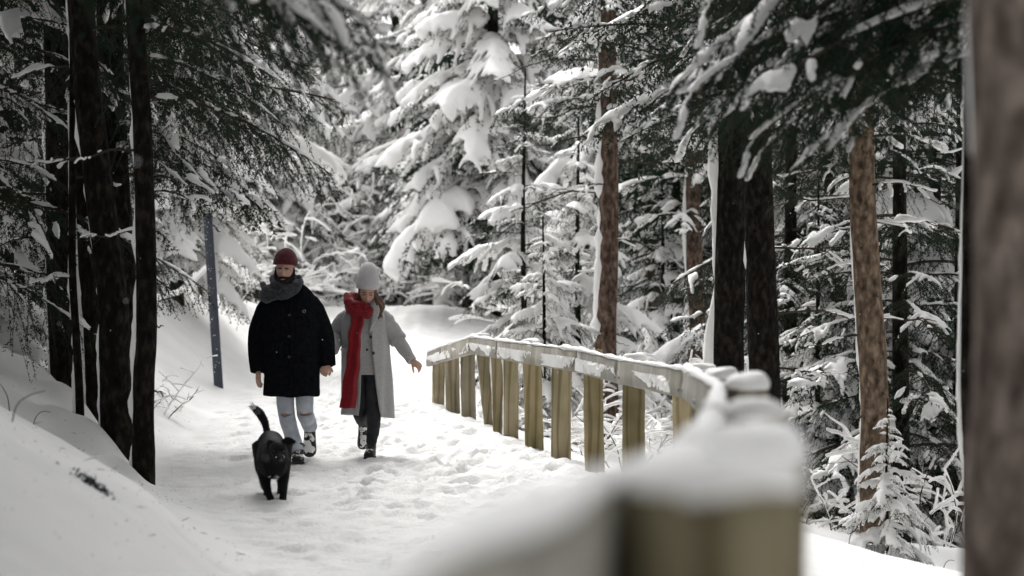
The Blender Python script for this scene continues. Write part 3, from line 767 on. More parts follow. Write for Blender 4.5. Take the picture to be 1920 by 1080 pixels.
def forest():
    variant('big0', 12.5, 0.17, BARK_DARK, z0=0.9, Lmax=2.5, kinds=['heavy', 'heavy', 'mid'], zvis=8.2, dz=0.46, per=5)
    variant('big1', 11, 0.15, BARK_DARK, z0=0.7, Lmax=2.1, kinds=['heavy'], zvis=8.0, dz=0.44, per=5)
    variant('big2', 12.5, 0.18, BARK_BROWN, z0=2.2, Lmax=2.5, kinds=['mid', 'heavy'], zvis=8.4, dz=0.48, per=5)
    variant('dark0', 11, 0.10, BARK_DARK, z0=0.5, Lmax=1.8, kinds=['dark', 'dark', 'mid'], zvis=4.6, dz=0.46, per=5, top_dz=0.9)
    variant('young0', 3.3, 0.045, BARK_DARK, z0=0.12, Lmax=1.25, kinds=['heavy'], zvis=9, dz=0.27, per=5, shape=0.8)
    variant('young1', 4.8, 0.06, BARK_DARK, z0=0.2, Lmax=1.5, kinds=['heavy', 'mid'], zvis=9, dz=0.32, per=5, shape=0.8)
    L = [  # key, px, depth, scale, rot, label
        ('young0', 1018, 29.0, 0.80, 0.4, 'small spruce bowed under thick snow just beyond the fence rail, beside the brown trunk'),
        ('young1', 985, 33.0, 0.95, 2.1, 'snow burdened young spruce behind the small bowed one at the fence corner'),
        ('young0', 1085, 34.0, 1.25, 1.4, 'snowy young spruce showing between the bowed sapling and the brown straight trunk'),
        ('big1', 880, 48.0, 1.0, 0.9, 'tall spruce draped in heavy snow above the fence corner, dark gaps at its core'),
        ('big0', 742, 54.0, 1.0, 4.0, 'tall snow draped spruce directly above the woman'),
        ('big2', 650, 60.0, 1.0, 1.0, 'pale snow covered spruce standing above the gap between the couple'),
        ('big1', 565, 53.0, 0.9, 2.6, 'snow covered spruce rising behind the man with the red beanie'),
        ('big0', 455, 48.0, 1.0, 5.2, 'snow laden spruce between the blue grey pole and the man'),
        ('young1', 640, 52.0, 0.7, 3.3, 'little snowy spruce at the bank behind the couple'),
        ('young1', 745, 49.5, 0.62, 0.2, 'little dark needled spruce on top of the round snow bank'),
        ('young1', 40, 25.5, 0.85, 1.9, 'young snow laden spruce behind the bank at the extreme edge of the left group'),
        ('young0', -60, 23.0, 1.0, 0.9, 'young snowy spruce cut by the frame above the bank'),
        ('big2', -20, 29.0, 0.9, 0.3, 'dark spruce filling the top corner behind the left trunks'),
        ('big0', 70, 34.0, 0.95, 2.3, 'shaded spruce deep behind the outermost left trunk'),
        ('big1', 330, 36.0, 0.85, 3.9, 'snow laden spruce behind the pole, between the left trunks and the man'),
        ('big2', 1225, 39.0, 1.0, 0.6, 'spruce filling the gap beyond the brown straight trunk'),
        ('young1', 1240, 36.0, 0.8, 5.0, 'young snowy spruce beside the shadowed brown trunk'),
        ('big1', 1500, 30.0, 0.9, 1.2, 'snow draped spruce between the two dark trunks and the tan one'),
        ('young1', 1535, 25.0, 0.75, 3.6, 'young snow covered spruce on the slope below the tan trunk boughs'),
        ('big2', 1590, 36.0, 0.95, 4.4, 'spruce deep in the wood behind the tan barked trunk'),
        ('big0', 1745, 27.0, 0.9, 0.1, 'dark branched spruce between the tan trunk and the close blurred one'),
        ('big1', 1420, 38.0, 1.0, 2.2, 'spruce far behind the pair of big dark trunks'),
        ('young0', 1650, 25.0, 1.0, 0.7, 'young snowy spruce peeking out behind the tan trunk'),
        ('dark0', 1480, 26.5, 0.95, 0.2, 'dark green spruce filling the gap right beside the two big dark trunks'),
        ('dark0', 1560, 28.5, 1.0, 2.0, 'dark green spruce deep between the big dark trunks and the tan one'),
        ('dark0', 1690, 24.0, 1.0, 3.2, 'dark green spruce just past the tan trunk on the slope'),
        ('dark0', 1800, 25.5, 0.95, 4.5, 'dark green spruce bordering the close blurred trunk'),
        ('dark0', 1265, 37.0, 0.9, 5.6, 'dark green spruce beside the shadowed brown trunk'),
        ('dark0', 10, 24.5, 1.0, 1.0, 'dark green spruce behind the bank at the outer edge of the trunks'),
        ('dark0', -90, 20.5, 1.1, 2.6, 'dark green spruce mostly cut off beside the outermost trunk'),
        ('dark0', 100, 28.0, 1.0, 0.4, 'dark green spruce showing between the left trunks'),
        ('big1', 800, 51.0, 1.0, 3.4, 'snow draped spruce behind the round bank and the bare stems'),
        ('big2', 1010, 47.0, 1.0, 2.9, 'tall spruce behind the young ones at the fence corner'),
        ('big1', 1130, 52.0, 1.1, 5.5, 'pale spruce far behind the brown straight trunk'),
    ]
    for k, px, d, s, r, lab in L:
        forest_tree(k, PX(px, d), d, s, r, lab, 'snowy spruces round the path')
    # the small sapling at the foot of the tan trunk
    forest_tree('young0', PX(1665, 18.6), 18.6, 0.40, 2.0, 'knee high sapling capped with snow lumps in front of the tan trunk', 'snowy spruces round the path', 'spruce_sapling')
    variant('shade', 17, 0.16, BARK_DARK, z0=4.7, Lmax=3.3, kinds=['top'], zvis=0, top_dz=0.34, per=9)  # unseen spruces, added so their crowns darken the foreground
    for i, (x, y) in enumerate(((-4.6, 3.0), (-5.6, 7.4), (-7.4, 11.0), (-4.3, 13.6), (-6.2, 16.4), (-9.0, 15.0), (-8.5, 20.5), (-6.6, 24.5), (-3.4, -2.2), (-6.5, -1.5), (5.2, 6.5), (4.6, 12.5), (7.0, 15.5), (6.6, 10.6),
                                (-3.6, 10.2), (-3.2, 6.0), (-5.4, 11.6), (-4.9, 18.6), (-7.6, 7.8), (-4.5, -8.0), (1.5, -9.5), (5.5, -7.5), (-8, -6))):
        forest_tree('shade', x, y, 0.9 + 0.05 * (i % 5), i * 1.3, 'tall spruce standing outside the view that shades the near path', 'spruces outside the view')
    rng = np.random.default_rng(8)
    pts, far = [], []
    tries = 0
    while len(pts) < 64 and tries < 6000:
        tries += 1
        d = rng.uniform(50, 115)
        x = rng.uniform(-0.30, 0.30) * d
        if d < 66 and abs(x + 1.5) < 5:
            continue
        if any((x - a) ** 2 + (d - b) ** 2 < 3.4 ** 2 for a, b in pts):
            continue
        if any((x - PX(q[1], q[2])) ** 2 + (d - q[2]) ** 2 < 2.4 ** 2 for q in L):
            continue
        if 640 < 960 + x / d * FPX < 770:
            continue
        pts.append((x, d))
        far.append((['big0', 'big1', 'big2', 'big1'][rng.integers(4)], x, d, rng.uniform(0.8, 1.15), rng.uniform(0, 6.28)))
    far += [('big2', -10.5, 46.0, 1.1, 1.0), ('big0', 2.6, 44.5, 1.15, 5.0), ('big1', -5.6, 47.0, 1.0, 3.0)]
    marks = ((120, 'behind the left dark trunks'), (330, 'behind the blue grey pole'), (480, 'behind the man'), (620, 'behind the gap between the couple'), (720, 'behind the woman'), (850, 'behind the round snow bank'), (960, 'behind the fence corner'),
             (1060, 'behind the bowed young spruces'), (1180, 'behind the brown straight trunk'), (1310, 'behind the shadowed brown trunk'), (1420, 'behind the pair of big dark trunks'), (1540, 'in the gap beside the tan trunk'), (1650, 'behind the tan trunk'), (1780, 'behind the close blurred trunk'))
    order = ('nearest', 'second', 'third', 'fourth', 'fifth', 'sixth', 'seventh', 'eighth', 'ninth', 'tenth')
    seen = {}
    for k, x, d, sc, r in sorted(far, key=lambda q: q[2]):
        px = 960 + x / d * FPX
        if -120 < px < 2040:
            m = min(marks, key=lambda q: abs(q[0] - px))[1]
            i = seen.get(m, 0); seen[m] = i + 1
            forest_tree(k, x, d, sc, r, f'{order[min(i, 9)]} in depth of the far snowy spruces {m}', 'far spruces of the wood')
        else:
            forest_tree(k, x, d, sc, r, 'far snowy spruce of the wood just outside the view', 'far spruces outside the view')

# ------------------------------------------------------------------ bare shrubs and fallen wood
def shrub_geo(seed, H=1.3, stems=7, spread=0.6, snow=1.0):
    rng = np.random.default_rng(seed)
    g, sn = Geo(), Geo()
    def grow(p, d, L, r, lev):
        n = 7; t = np.linspace(0, 1, n)[:, None]
        bend = rng.normal(0, 0.25, 3); bend[2] = -abs(bend[2]) * 1.2
        q = p + d * L * t + bend * L * t ** 2 + rng.normal(0, 0.015 * L, (n, 3)) * t
        g.add(*tube(q, np.linspace(r, r * 0.4, n), sides=5))
        if snow and rng.random() < 0.85:
            qq = spline(q, 14)
            slope = np.abs(np.gradient(qq, axis=0)[:, 2]) / (np.linalg.norm(np.gradient(qq, axis=0), axis=1) + 1e-9)
            _strip(sn, qq, np.clip(0.016 + 0.02 * fbm(qq + seed, 4, 2, seed), 0, 1) * snow * (1 - 0.5 * slope), 0.9)
        if lev < 2:
            for j in range(rng.integers(3, 5)):
                i = rng.integers(2, n)
                dd = d * 0.6 + rng.normal(0, 0.55, 3); dd[2] = abs(dd[2]) * 0.6 + 0.1
                dd /= np.linalg.norm(dd)
                grow(q[i], dd, L * rng.uniform(0.4, 0.65), r * 0.5, lev + 1)
    for s in range(stems):
        a = rng.uniform(0, 6.28)
        d = np.array((math.cos(a) * spread, math.sin(a) * spread, 1.0)); d /= np.linalg.norm(d)
        grow(np.array((math.cos(a) * 0.06, math.sin(a) * 0.06, -0.1)), d, H * rng.uniform(0.6, 1.1), 0.011, 0)
    return g, sn
def shrubs():
    meshes = []
    for i, (H, st, sp, sw) in enumerate(((1.5, 7, 0.7, 1.5), (2.1, 6, 0.5, 1.3), (0.9, 5, 0.8, 0.9))):
        g, sn = shrub_geo(300 + i, H, st, sp, sw)
        V, T, M = g.arrays(); V2, T2, M2 = sn.arrays()
        meshes.append((mesh_np('stems', V, T, [TWIG]), mesh_np('snow', V2, T2, [SNOW_BRANCH])))
    L = [(0, 805, 49, 1.1, 0, 'bare shrub with snow lined stems behind the round bank'), (1, 850, 47, 1.0, 2, 'taller bare shrub of thin leaning stems between the bank and the dark trunk'),
         (0, 895, 46, 1.0, 4, 'snowy bare shrub tucked beside the short dark trunk'), (1, 775, 52, 1.0, 1, 'bare stems rising behind the woman over the snow bank'),
         (0, 440, 40, 0.9, 3, 'bare snowy shrub between the pole and the man'), (2, 300, 25.5, 0.75, 5, 'leafless little shrub by the path beyond the bent trunk'),
         (0, 600, 50, 1.0, 2.5, 'bare snowy shrub behind the couple between their heads'), (1, 1200, 30, 0.9, 0.6, 'arching bare shrub over the rail beside the brown straight trunk'),
         (0, 1250, 27, 0.9, 3.0, 'bare snow lined shrub behind the fence posts'), (0, 1100, 26, 0.7, 1.5, 'low bare shrub seen between the fence posts'),
         (0, 1175, 23, 0.7, 2.2, 'twiggy low shrub right behind the middle fence posts'), (2, 1560, 22, 0.9, 2.0, 'bare twigs on the slope beside the tan trunk'),
         (1, 1760, 22, 0.8, 0.4, 'bare dark shrub low on the slope beside the close trunk'), (0, 1790, 26, 1.0, 4.4, 'dense bare shrub in the hollow by the close trunk'),
         (0, 360, 41, 1.1, 0.2, 'snow lined bare shrub behind the crooked brown trunk'), (0, 520, 44, 1.0, 1.2, 'snow clogged bare shrub behind the man'),
         (0, 700, 48, 0.9, 5.2, 'snow clogged bare shrub at the shoulder of the woman'), (0, 1010, 40, 1.2, 0.9, 'bare snowy shrub beyond the bowed saplings'),
         (1, 545, 48, 1.7, 0.9, 'tall leafless shrub laced with snow just behind the man'), (1, 625, 51, 1.9, 2.4, 'tall leafless snow laced shrub in the gap between the couple'),
         (1, 690, 53, 2.1, 4.1, 'tallest leafless snow laced shrub, rising above the woman'), (1, 745, 51.5, 1.7, 5.3, 'leafless snow laced shrub behind the crest of the round bank'),
         (1, 800, 50.5, 1.6, 3.4, 'thin stemmed snow laced shrub over the far end of the bank'), (0, 480, 47, 1.5, 1.7, 'broad leafless snow laced shrub between the pole and the man'),
         (2, 1330, 24, 0.9, 0.1, 'bare twigs at the foot of the snow striped trunk')]
    for k, px, d, s, r, lab in L:
        x = PX(px, d)
        t = thing('bare_shrub', lab, 'shrub', (x, d, gz(x, d) - 0.04), 'bare shrubs in the snow')
        t.scale = (s, s, s); t.rotation_euler = (0, 0, r)
        link('stems', meshes[k][0], t); link('snow', meshes[k][1], t)['kind'] = 'stuff'
    # a snow covered log sticking out of the bank by the pole
    g, sn = Geo(), Geo()
    a, b = P(288, 565, 30), P(388, 505, 32.5)
    q = spline([a + np.array((-.5, -.4, -.25)), a, (a + b) / 2 + np.array((0, 0, -0.10)), b], 16)
    g.add(*tube(q, np.linspace(0.035, 0.018, 16), sides=8))
    _strip(sn, q, np.full(16, 0.045) + 0.012 * fbm(q, 5, 2, 3), 0.9)
    t = thing('fallen_branch', 'curved fallen branch carrying snow, beside the blue grey pole', 'branch', tuple(a))
    for nm, gg, mm in (('limb', g, TWIG), ('snow', sn, SNOW)):
        o = build(nm, gg, mm, t); o.location = tuple(-a)
    # dark low leaves breaking through the drift
    rng = np.random.default_rng(77)
    x, d = PX(180, 11.0), 11.0
    g = Geo()
    for i in range(90):
        u = rng.normal(0, 1)
        bx, by = 0.055 * u + rng.normal(0, 0.012), -0.06 * u + rng.normal(0, 0.03)
        z = surf(x + bx, d + by) - surf(x, d)
        dr = rng.normal(size=3); dr[2] = abs(dr[2]) * 0.8 + 0.3; dr /= np.linalg.norm(dr)
        w = np.cross(dr, rng.normal(size=3)); w /= np.linalg.norm(w)
        l, ww = rng.uniform(0.012, 0.028), rng.uniform(0.004, 0.008)
        p = np.array((bx, by, z + rng.uniform(-0.005, 0.02)))
        g.add([p - dr * l, p + w * ww, p + dr * l, p - w * ww], [(0, 1, 2), (0, 2, 3)])
    t = tag(build('low_plant', g, mat('dark_leaf', (0.012, 0.012, 0.018), (0.03, 0.03, 0.045), 30, 0.6), None, False, (x, d, surf(x, d) + 0.006)),
            'patch of dark small leaves breaking through the snow on the near bank', 'plant')
    t['kind'] = 'stuff'
    # thin dry stalks on the banks
    for i, (px, d, l, az, lab) in enumerate(((18, 12.2, 0.30, 0.3, 'curved dry stalk at the very edge of the near bank'), (20, 15.5, 0.35, 2.2, 'thin dry stalk on the bank below the young spruce'), (60, 16.5, 0.30, 5.4, 'second thin dry stalk on the bank, higher than the leaf patch'),
                                           (1590, 17.0, 0.30, 1.2, 'dry grass stalk on the slope under the sapling'), (1720, 17.6, 0.28, 2.0, 'dry grass stalk beside the snow lump on the slope'), (1765, 18.2, 0.25, 0.8, 'dry grass stalk nearest the close blurred trunk'))):
        x = PX(px, d)
        q = spline([(0, 0, -0.1), (0.03 * math.cos(az), 0.02 * math.sin(az), l * 0.22), (0.09 * math.cos(az), 0.05, l * 0.42), (0.17 * math.cos(az), 0.1, l * 0.5 + 0.03 * math.sin(i * 2.3))], 12)
        g = Geo().add(*tube(q, np.linspace(0.004, 0.0015, 12), sides=5))
        tag(build('dry_stalk', g, TWIG, None, True, (x, d, surf(x, d))), lab, 'stalk', 'dry stalks in the snow')

def litter():
    rng = np.random.default_rng(31)
    g = Geo()
    n = 0
    while n < 900:
        y = rng.uniform(9.5, 30)
        left = rng.random() < 0.6
        x = left_x(y) - abs(rng.normal(0, 0.9)) if left else rng.uniform(left_x(y), fence_x(y) + 1.6)
        if vnoise(np.array([[x, y, 0.0]]), 0.9, 5)[0] < -0.1:
            continue
        z = surf(x, y) + 0.003
        a = rng.uniform(0, 6.28); l = rng.uniform(0.006, 0.02) if rng.random() < 0.85 else rng.uniform(0.03, 0.09)
        dr = np.array((math.cos(a), math.sin(a), rng.normal(0, 0.15))); sd = np.array((-dr[1], dr[0], 0)) * rng.uniform(0.0012, 0.0028)
        p = np.array((x, y, z)); up = np.array((0, 0, 0.003))
        g.add([p - sd, p + sd, p + dr * l - sd * 0.5, p + dr * l + sd * 0.5, p + dr * l * 0.5 + up], [(0, 2, 4), (2, 3, 4), (3, 1, 4), (1, 0, 4)])
        n += 1
    o = build('needle_litter', g, TWIG, None, False)
    o['kind'] = 'stuff'; o['label'] = 'fallen needles and twig bits sprinkled on the snow'

# ------------------------------------------------------------------ the pole
def pole():
    d = 32.0
    b = P(410, 703, d); x = b[0]
    z = gz(x, d)
    top = P(389, 400, d)
    t = thing('marker_pole', 'slightly leaning blue grey flat metal pole standing in the snow', 'pole', (x, d, z))
    pts = np.array([(-0.02 * 0, 0, -0.3), (0, 0, 0), (top[0] - x, 0, top[2] - z)])
    pts[0, 0] = (top[0] - x) / (top[2] - z) * -0.3
    w, dp = 0.058, 0.03
    prof = np.array([(-w, -dp), (w * 0.45, -dp), (w * 0.45, -dp * 0.6), (w, -dp * 0.6), (w, dp), (-w, dp)])
    R = [np.stack([p[0] + prof[:, 0], p[1] + prof[:, 1], np.full(6, p[2])], -1) for p in spline(pts, 8)]
    M1 = mat('pole_paint', (0.040, 0.047, 0.066), (0.058, 0.066, 0.086), 6, 0.5, 0.15, 60, spec=0.4)
    build('shaft', Geo().add(*loft(R)), M1, t, False)
    rng = np.random.default_rng(3)
    g = Geo()
    for i in range(45):
        u = rng.random(); h = pts[1] + (pts[2] - pts[1]) * u
        g.add(*ball(h + np.array((rng.uniform(-w, w * 0.4), -dp - 0.001, 0)), rng.uniform(0.003, 0.008), 4))
    o = build('stuck_snow', g, SNOW, t); o['kind'] = 'stuff'

# ------------------------------------------------------------------ the fence
def wood_mat(name, a, b, c, green, crack=1.0):
    m = mat(name, a, b, 9.0, 0.85, 0.35, 30, stretch=(1, 1, 0.10), c3=c, spec=0.15, detail=6, lo=0.3, hi=0.7, dist=0.01)
    nt = m.node_tree; N, L = nt.nodes, nt.links
    bs = N['Principled BSDF']; src = bs.inputs['Base Color'].links[0].from_socket
    tc = [n for n in N if n.type == 'TEX_COORD'][0]
    oi = N.new('ShaderNodeObjectInfo')
    n1 = N.new('ShaderNodeTexNoise'); n1.inputs['Scale'].default_value = 2.2; n1.inputs['Detail'].default_value = 3
    ad = N.new('ShaderNodeVectorMath'); ad.operation = 'ADD'
    L.new(tc.outputs['Object'], ad.inputs[0]); L.new(oi.outputs['Random'], ad.inputs[1])
    sc = N.new('ShaderNodeVectorMath'); sc.operation = 'SCALE'; sc.inputs['Scale'].default_value = 1.0
    L.new(ad.outputs[0], n1.inputs['Vector'])
    cr = N.new('ShaderNodeValToRGB'); cr.color_ramp.elements[0].position = 0.42; cr.color_ramp.elements[1].position = 0.66
    cr.color_ramp.elements[0].color = (0, 0, 0, 1); cr.color_ramp.elements[1].color = (0.75, 0.75, 0.75, 1)
    L.new(n1.outputs['Fac'], cr.inputs['Fac'])
    mx = N.new('ShaderNodeMixRGB'); mx.inputs['Color2'].default_value = (*green, 1)
    L.new(cr.outputs[0], mx.inputs['Fac']); L.new(src, mx.inputs['Color1'])
    # grain: distorted rings, cut lengthwise
    mp = N.new('ShaderNodeMapping'); mp.inputs['Scale'].default_value = (1, 1, 0.12)
    L.new(ad.outputs[0], mp.inputs['Vector'])
    wv = N.new('ShaderNodeTexWave'); wv.inputs['Scale'].default_value = 4.0; wv.inputs['Distortion'].default_value = 11.0; wv.inputs['Detail'].default_value = 3.0; wv.inputs['Detail Scale'].default_value = 0.9
    L.new(mp.outputs[0], wv.inputs['Vector'])
    c2 = N.new('ShaderNodeValToRGB'); c2.color_ramp.elements[0].position = 0.0; c2.color_ramp.elements[0].color = (0.55, 0.51, 0.44, 1); c2.color_ramp.elements[1].position = 0.32; c2.color_ramp.elements[1].color = (1, 1, 1, 1)
    L.new(wv.outputs['Fac'], c2.inputs['Fac'])
    m2 = N.new('ShaderNodeMixRGB'); m2.blend_type = 'MULTIPLY'; m2.inputs['Fac'].default_value = crack
    L.new(mx.outputs[0], m2.inputs['Color1']); L.new(c2.outputs[0], m2.inputs['Color2'])
    hv = N.new('ShaderNodeHueSaturation')
    for sock, lo_, hi_ in (('Saturation', 0.75, 1.1), ('Value', 0.68, 1.15)):
        mr = N.new('ShaderNodeMapRange'); mr.inputs['To Min'].default_value = lo_; mr.inputs['To Max'].default_value = hi_
        if sock == 'Saturation':
            L.new(oi.outputs['Random'], mr.inputs['Value'])
        else:
            fr = N.new('ShaderNodeMath'); fr.operation = 'FRACT'; ml = N.new('ShaderNodeMath'); ml.operation = 'MULTIPLY'; ml.inputs[1].default_value = 7.13
            L.new(oi.outputs['Random'], ml.inputs[0]); L.new(ml.outputs[0], fr.inputs[0]); L.new(fr.outputs[0], mr.inputs['Value'])
        L.new(mr.outputs[0], hv.inputs[sock])
    L.new(m2.outputs[0], hv.inputs['Color'])
    L.new(hv.outputs[0], bs.inputs['Base Color'])
    return m
POST_WOOD = wood_mat('post_wood', (0.26, 0.21, 0.125), (0.43, 0.36, 0.23), (0.34, 0.28, 0.17), (0.16, 0.145, 0.07), 0.8)
POST_GREEN = wood_mat('weathered_post_wood', (0.14, 0.118, 0.068), (0.25, 0.212, 0.135), (0.19, 0.162, 0.098), (0.09, 0.088, 0.048), 0.8)
RAIL_WOOD = wood_mat('rail_wood', (0.27, 0.255, 0.225), (0.42, 0.40, 0.36), (0.34, 0.32, 0.285), (0.25, 0.235, 0.185), 0.35)
BOLT = mat('bolt_steel', (0.12, 0.12, 0.12), (0.22, 0.21, 0.2), 40, 0.5, spec=0.5)
def snow_lump(c, rx, ry, h, seed, n=26, rings=9):
    """a cap of snow sitting on a post top, local to c"""
    u = np.linspace(0, 1, rings)
    prof = [(1.0 - 0.02, -0.012)] + [(math.cos(a) ** 0.45 * 1.0, math.sin(a)) for a in np.linspace(0.02, math.pi / 2 - 0.02, rings)]
    R = []
    th = np.linspace(0, 2 * np.pi, n, endpoint=False)
    for (r, z) in prof:
        q = np.stack([r * rx * np.cos(th), r * ry * np.sin(th), np.full(n, z * h if z > 0 else z)], -1)
        R.append(q)
    R = np.array(R)
    nz = fbm(R.reshape(-1, 3) + seed * 3.3, 9, 3, seed).reshape(R.shape[:2])
    R[..., :2] *= (1 + 0.12 * nz)[..., None]
    R[..., 2] += np.where(R[..., 2] > 0, 1, 0.6) * 0.02 * nz
    V, T = loft(R)
    return V + np.asarray(c), T
def fence():
    pos = np.array([(PX(f[0], f[1]), f[1], CAMZ - f[2]) for f in FENCE])
    t = thing('wooden_fence', 'wooden fence of round posts and grey rail boards curving along the path', 'fence', (pos[9][0], pos[9][1], 0.0))
    org = np.array(t.location)
    n = len(pos)
    tang = np.gradient(pos, axis=0); tang[:, 2] = 0; tang /= np.linalg.norm(tang, axis=1, keepdims=True)
    inner = np.stack([-tang[:, 1], tang[:, 0], np.zeros(n)], -1)          # toward the path
    rng = np.random.default_rng(15)
    for i in range(n):
        r = 0.078 + rng.uniform(-0.007, 0.006)
        top = pos[i] + np.array((0, 0, 0.005 if i > 4 else 0.0)); z0 = gz(pos[i][0], pos[i][1]) - 0.35
        lean = FENCE[i][3] + rng.uniform(-0.025, 0.025)
        h = top[2] - z0
        s = np.linspace(0, 1, 26)
        pts = np.stack([lean * (1 - s) * 0.8 + 0.004 * np.sin(s * 5 + i), 0 * s, -h + h * s], -1)
        rr = np.full(26, r); rr[-1] *= 0.96
        V, T = tube(pts, rr, sides=28, ref=(1, 0, 0))
        m = len(V) - 2
        th = np.arctan2(V[:m, 1], V[:m, 0] - np.repeat(pts[:, 0], 28))
        for q in range(3):     # drying cracks run down the log
            a0 = rng.uniform(-math.pi, 0) if q else -math.pi / 2 + rng.uniform(-0.6, 0.6)
            zz = V[:m, 2]
            w = np.exp(-((th - a0 - 0.08 * np.sin(zz * 6 + q)) / 0.09) ** 2) * sstep(-1, 0.2, np.sin(zz * 3 + q * 2 + i))
            V[:m, :2] -= (np.stack([np.cos(th), np.sin(th)], -1) * (0.016 * w)[:, None])
        nz = fbm(V + i * 3.1, 6, 2, i); V[:m, :2] *= 1 + 0.0 * nz[:m, None]; V[:m, :2] += (np.stack([np.cos(th), np.sin(th)], -1) * (0.004 * nz[:m])[:, None])
        p = build('post', Geo().add(V, T), POST_GREEN if i < 3 else POST_WOOD, t, True, tuple(top - org))
        hh = (0.026 if i == 0 else 0.036 if i < 5 else 0.03) * rng.uniform(0.85, 1.15)
        if i < 6 or i % 3 == 1:
            build('snow_cap', Geo().add(*snow_lump((0, 0, 0.008 if i == 0 else 0.003), r * (0.97 if i < 3 else 1.04), r * (0.97 if i < 3 else 1.02), hh, i + 1)), SNOW, p)
        # snow caught on the windward edge of the log
        if i in (11, 12, 13):
            q = np.stack([np.full(20, -r * 0.95) + lean * (1 - np.linspace(0.2, 0.95, 20)) * 0.8, np.full(20, -0.01), -h + h * np.linspace(0.3, 0.95, 20)], -1)
            rr2 = np.clip(0.012 + 0.016 * fbm(q + i, 7, 2, i), 0.002, 1)
            build('stuck_snow', Geo().add(*tube(q, rr2, sides=7)), SNOW, p)
    # boards: one between each pair of joints
    joints = [0, 1, 2, 3, 4, 5, 7, 8, 11, 13, 15, 16]
    off = 0.079 + 0.026
    H, TH = 0.172, 0.05
    for a, b in [(-1, 0)] + list(zip(joints[:-1], joints[1:])):
        k = b - a
        if a < 0:
            e = pos[0] + inner[0] * off
            ctr = np.array([e + np.array((-0.25, -1.25, 0.01)), e])
        else:
            ctr = pos[a:b + 1] + inner[a:b + 1] * off
        ctr = spline(ctr, max(2, 6 * k)) if k > 1 else ctr
        A, B = ctr[0], ctr[-1]
        d = B - A; L = np.linalg.norm(d); d /= L
        ext = 0.0
        if b == 16: B = B + d * 0.16; 
        L = np.linalg.norm(B - A)
        nrm = np.array((-d[1], d[0], 0)); nrm /= np.linalg.norm(nrm)     # toward the path
        # profile: flat back, lower lip proud of a sloping upper face
        prof = np.array([(-TH * .5, 0.0), (TH * .18, -0.002), (TH * .38, -0.020), (TH * .40, -0.080), (TH * .5, -0.088), (TH * .5, -H + .012), (TH * .38, -H), (-TH * .5, -H)])
        ns = max(6, int(L / 0.12))
        R = []
        for u in np.linspace(0.003 / L, 1 - 0.003 / L, ns):
            c = A + (B - A) * u
            R.append(c + nrm * prof[:, 0:1] + np.array((0, 0, 1.0)) * (prof[:, 1:2]))
        R = np.array(R) - A
        nz = fbm(R.reshape(-1, 3) + a * 5.1, 4, 2, a).reshape(R.shape[:2]); R[..., 2] += 0.004 * nz; R += nrm * (0.003 * nz)[..., None]
        bd = build('rail_board', Geo().add(*loft(R)), RAIL_WOOD, t, False, tuple(A - org))
        for u in ((0.04, 0.96) if L > 0.5 else (0.5,)):
            c = (B - A) * u + nrm * (TH * 0.5) + np.array((0, 0, -0.125))
            q = np.array([c - nrm * 0.01, c + nrm * 0.006, c + nrm * 0.009])
            build('bolt', Geo().add(*tube(q, (0.012, 0.012, 0.006), sides=8)), BOLT, bd)
        # snow lying on the top edge
        m = max(10, int(L / 0.04))
        u = np.linspace(0, 1, m); q = (B - A)[None] * u[:, None] + np.array((0, 0, 0.002)) + nrm * -0.004
        nz = fbm(q + a * 2.3 + 11, 3.0, 3, a + 3)
        near = a < 5
        th = np.clip((0.022 if near else 0.013) + (0.02 if near else 0.024) * nz, 0.003, 0.05)
        if a < 4: th = th * (0.5 if a < 1 else 0.65)
        w = np.clip(0.024 + 0.016 * nz, 0.008, 0.045)
        q[:, 2] += th * 0.25
        build('top_snow', Geo().add(*tube(q, w, th, sides=10)), SNOW, bd)
        # frosted snow stuck to the lower lip, ragged at both ends
        if not near:
            nu, nv = max(20, int(L / 0.014)), 13
            u = np.linspace(0.02, 0.98, nu); v = np.linspace(0, 1, nv)
            U, Vv = np.meshgrid(u, v, indexing='ij')
            X = (B - A)[None, None] * U[..., None]
            low = -0.058 - 0.098 * Vv
            pz = fbm(np.stack([U * L + a * 9.7 + 0.25 * Vv, Vv * 0.35, 0 * U], -1).reshape(-1, 3), 1.7, 2, a + 40).reshape(U.shape)
            pf = fbm(np.stack([U * L + a * 9.7, Vv * 0.12, 0 * U], -1).reshape(-1, 3), 30, 3, a + 41).reshape(U.shape)
            msk = pz * 1.6 + (0.34 if a >= 8 else 0.16) + 0.6 * pf - 0.75 * np.maximum(0, Vv - 0.45) - 0.9 * np.maximum(0, 0.18 - Vv)
            thk = np.clip(msk, -0.3, 0.6) * 0.035
            Q = X + nrm * (TH * 0.47 + thk)[..., None] + np.array((0, 0, 1.0)) * low[..., None]
            T = grid_tris(nu, nv)
            kf = (thk.reshape(-1)[T] > -0.002).any(1)
            if kf.sum() > 12:
                used, inv = np.unique(T[kf], return_inverse=True)
                link('stuck_snow', mesh_np('stuck_snow', Q.reshape(-1, 3)[used], inv.reshape(-1, 3), [SNOW]), bd)['kind'] = 'stuff'

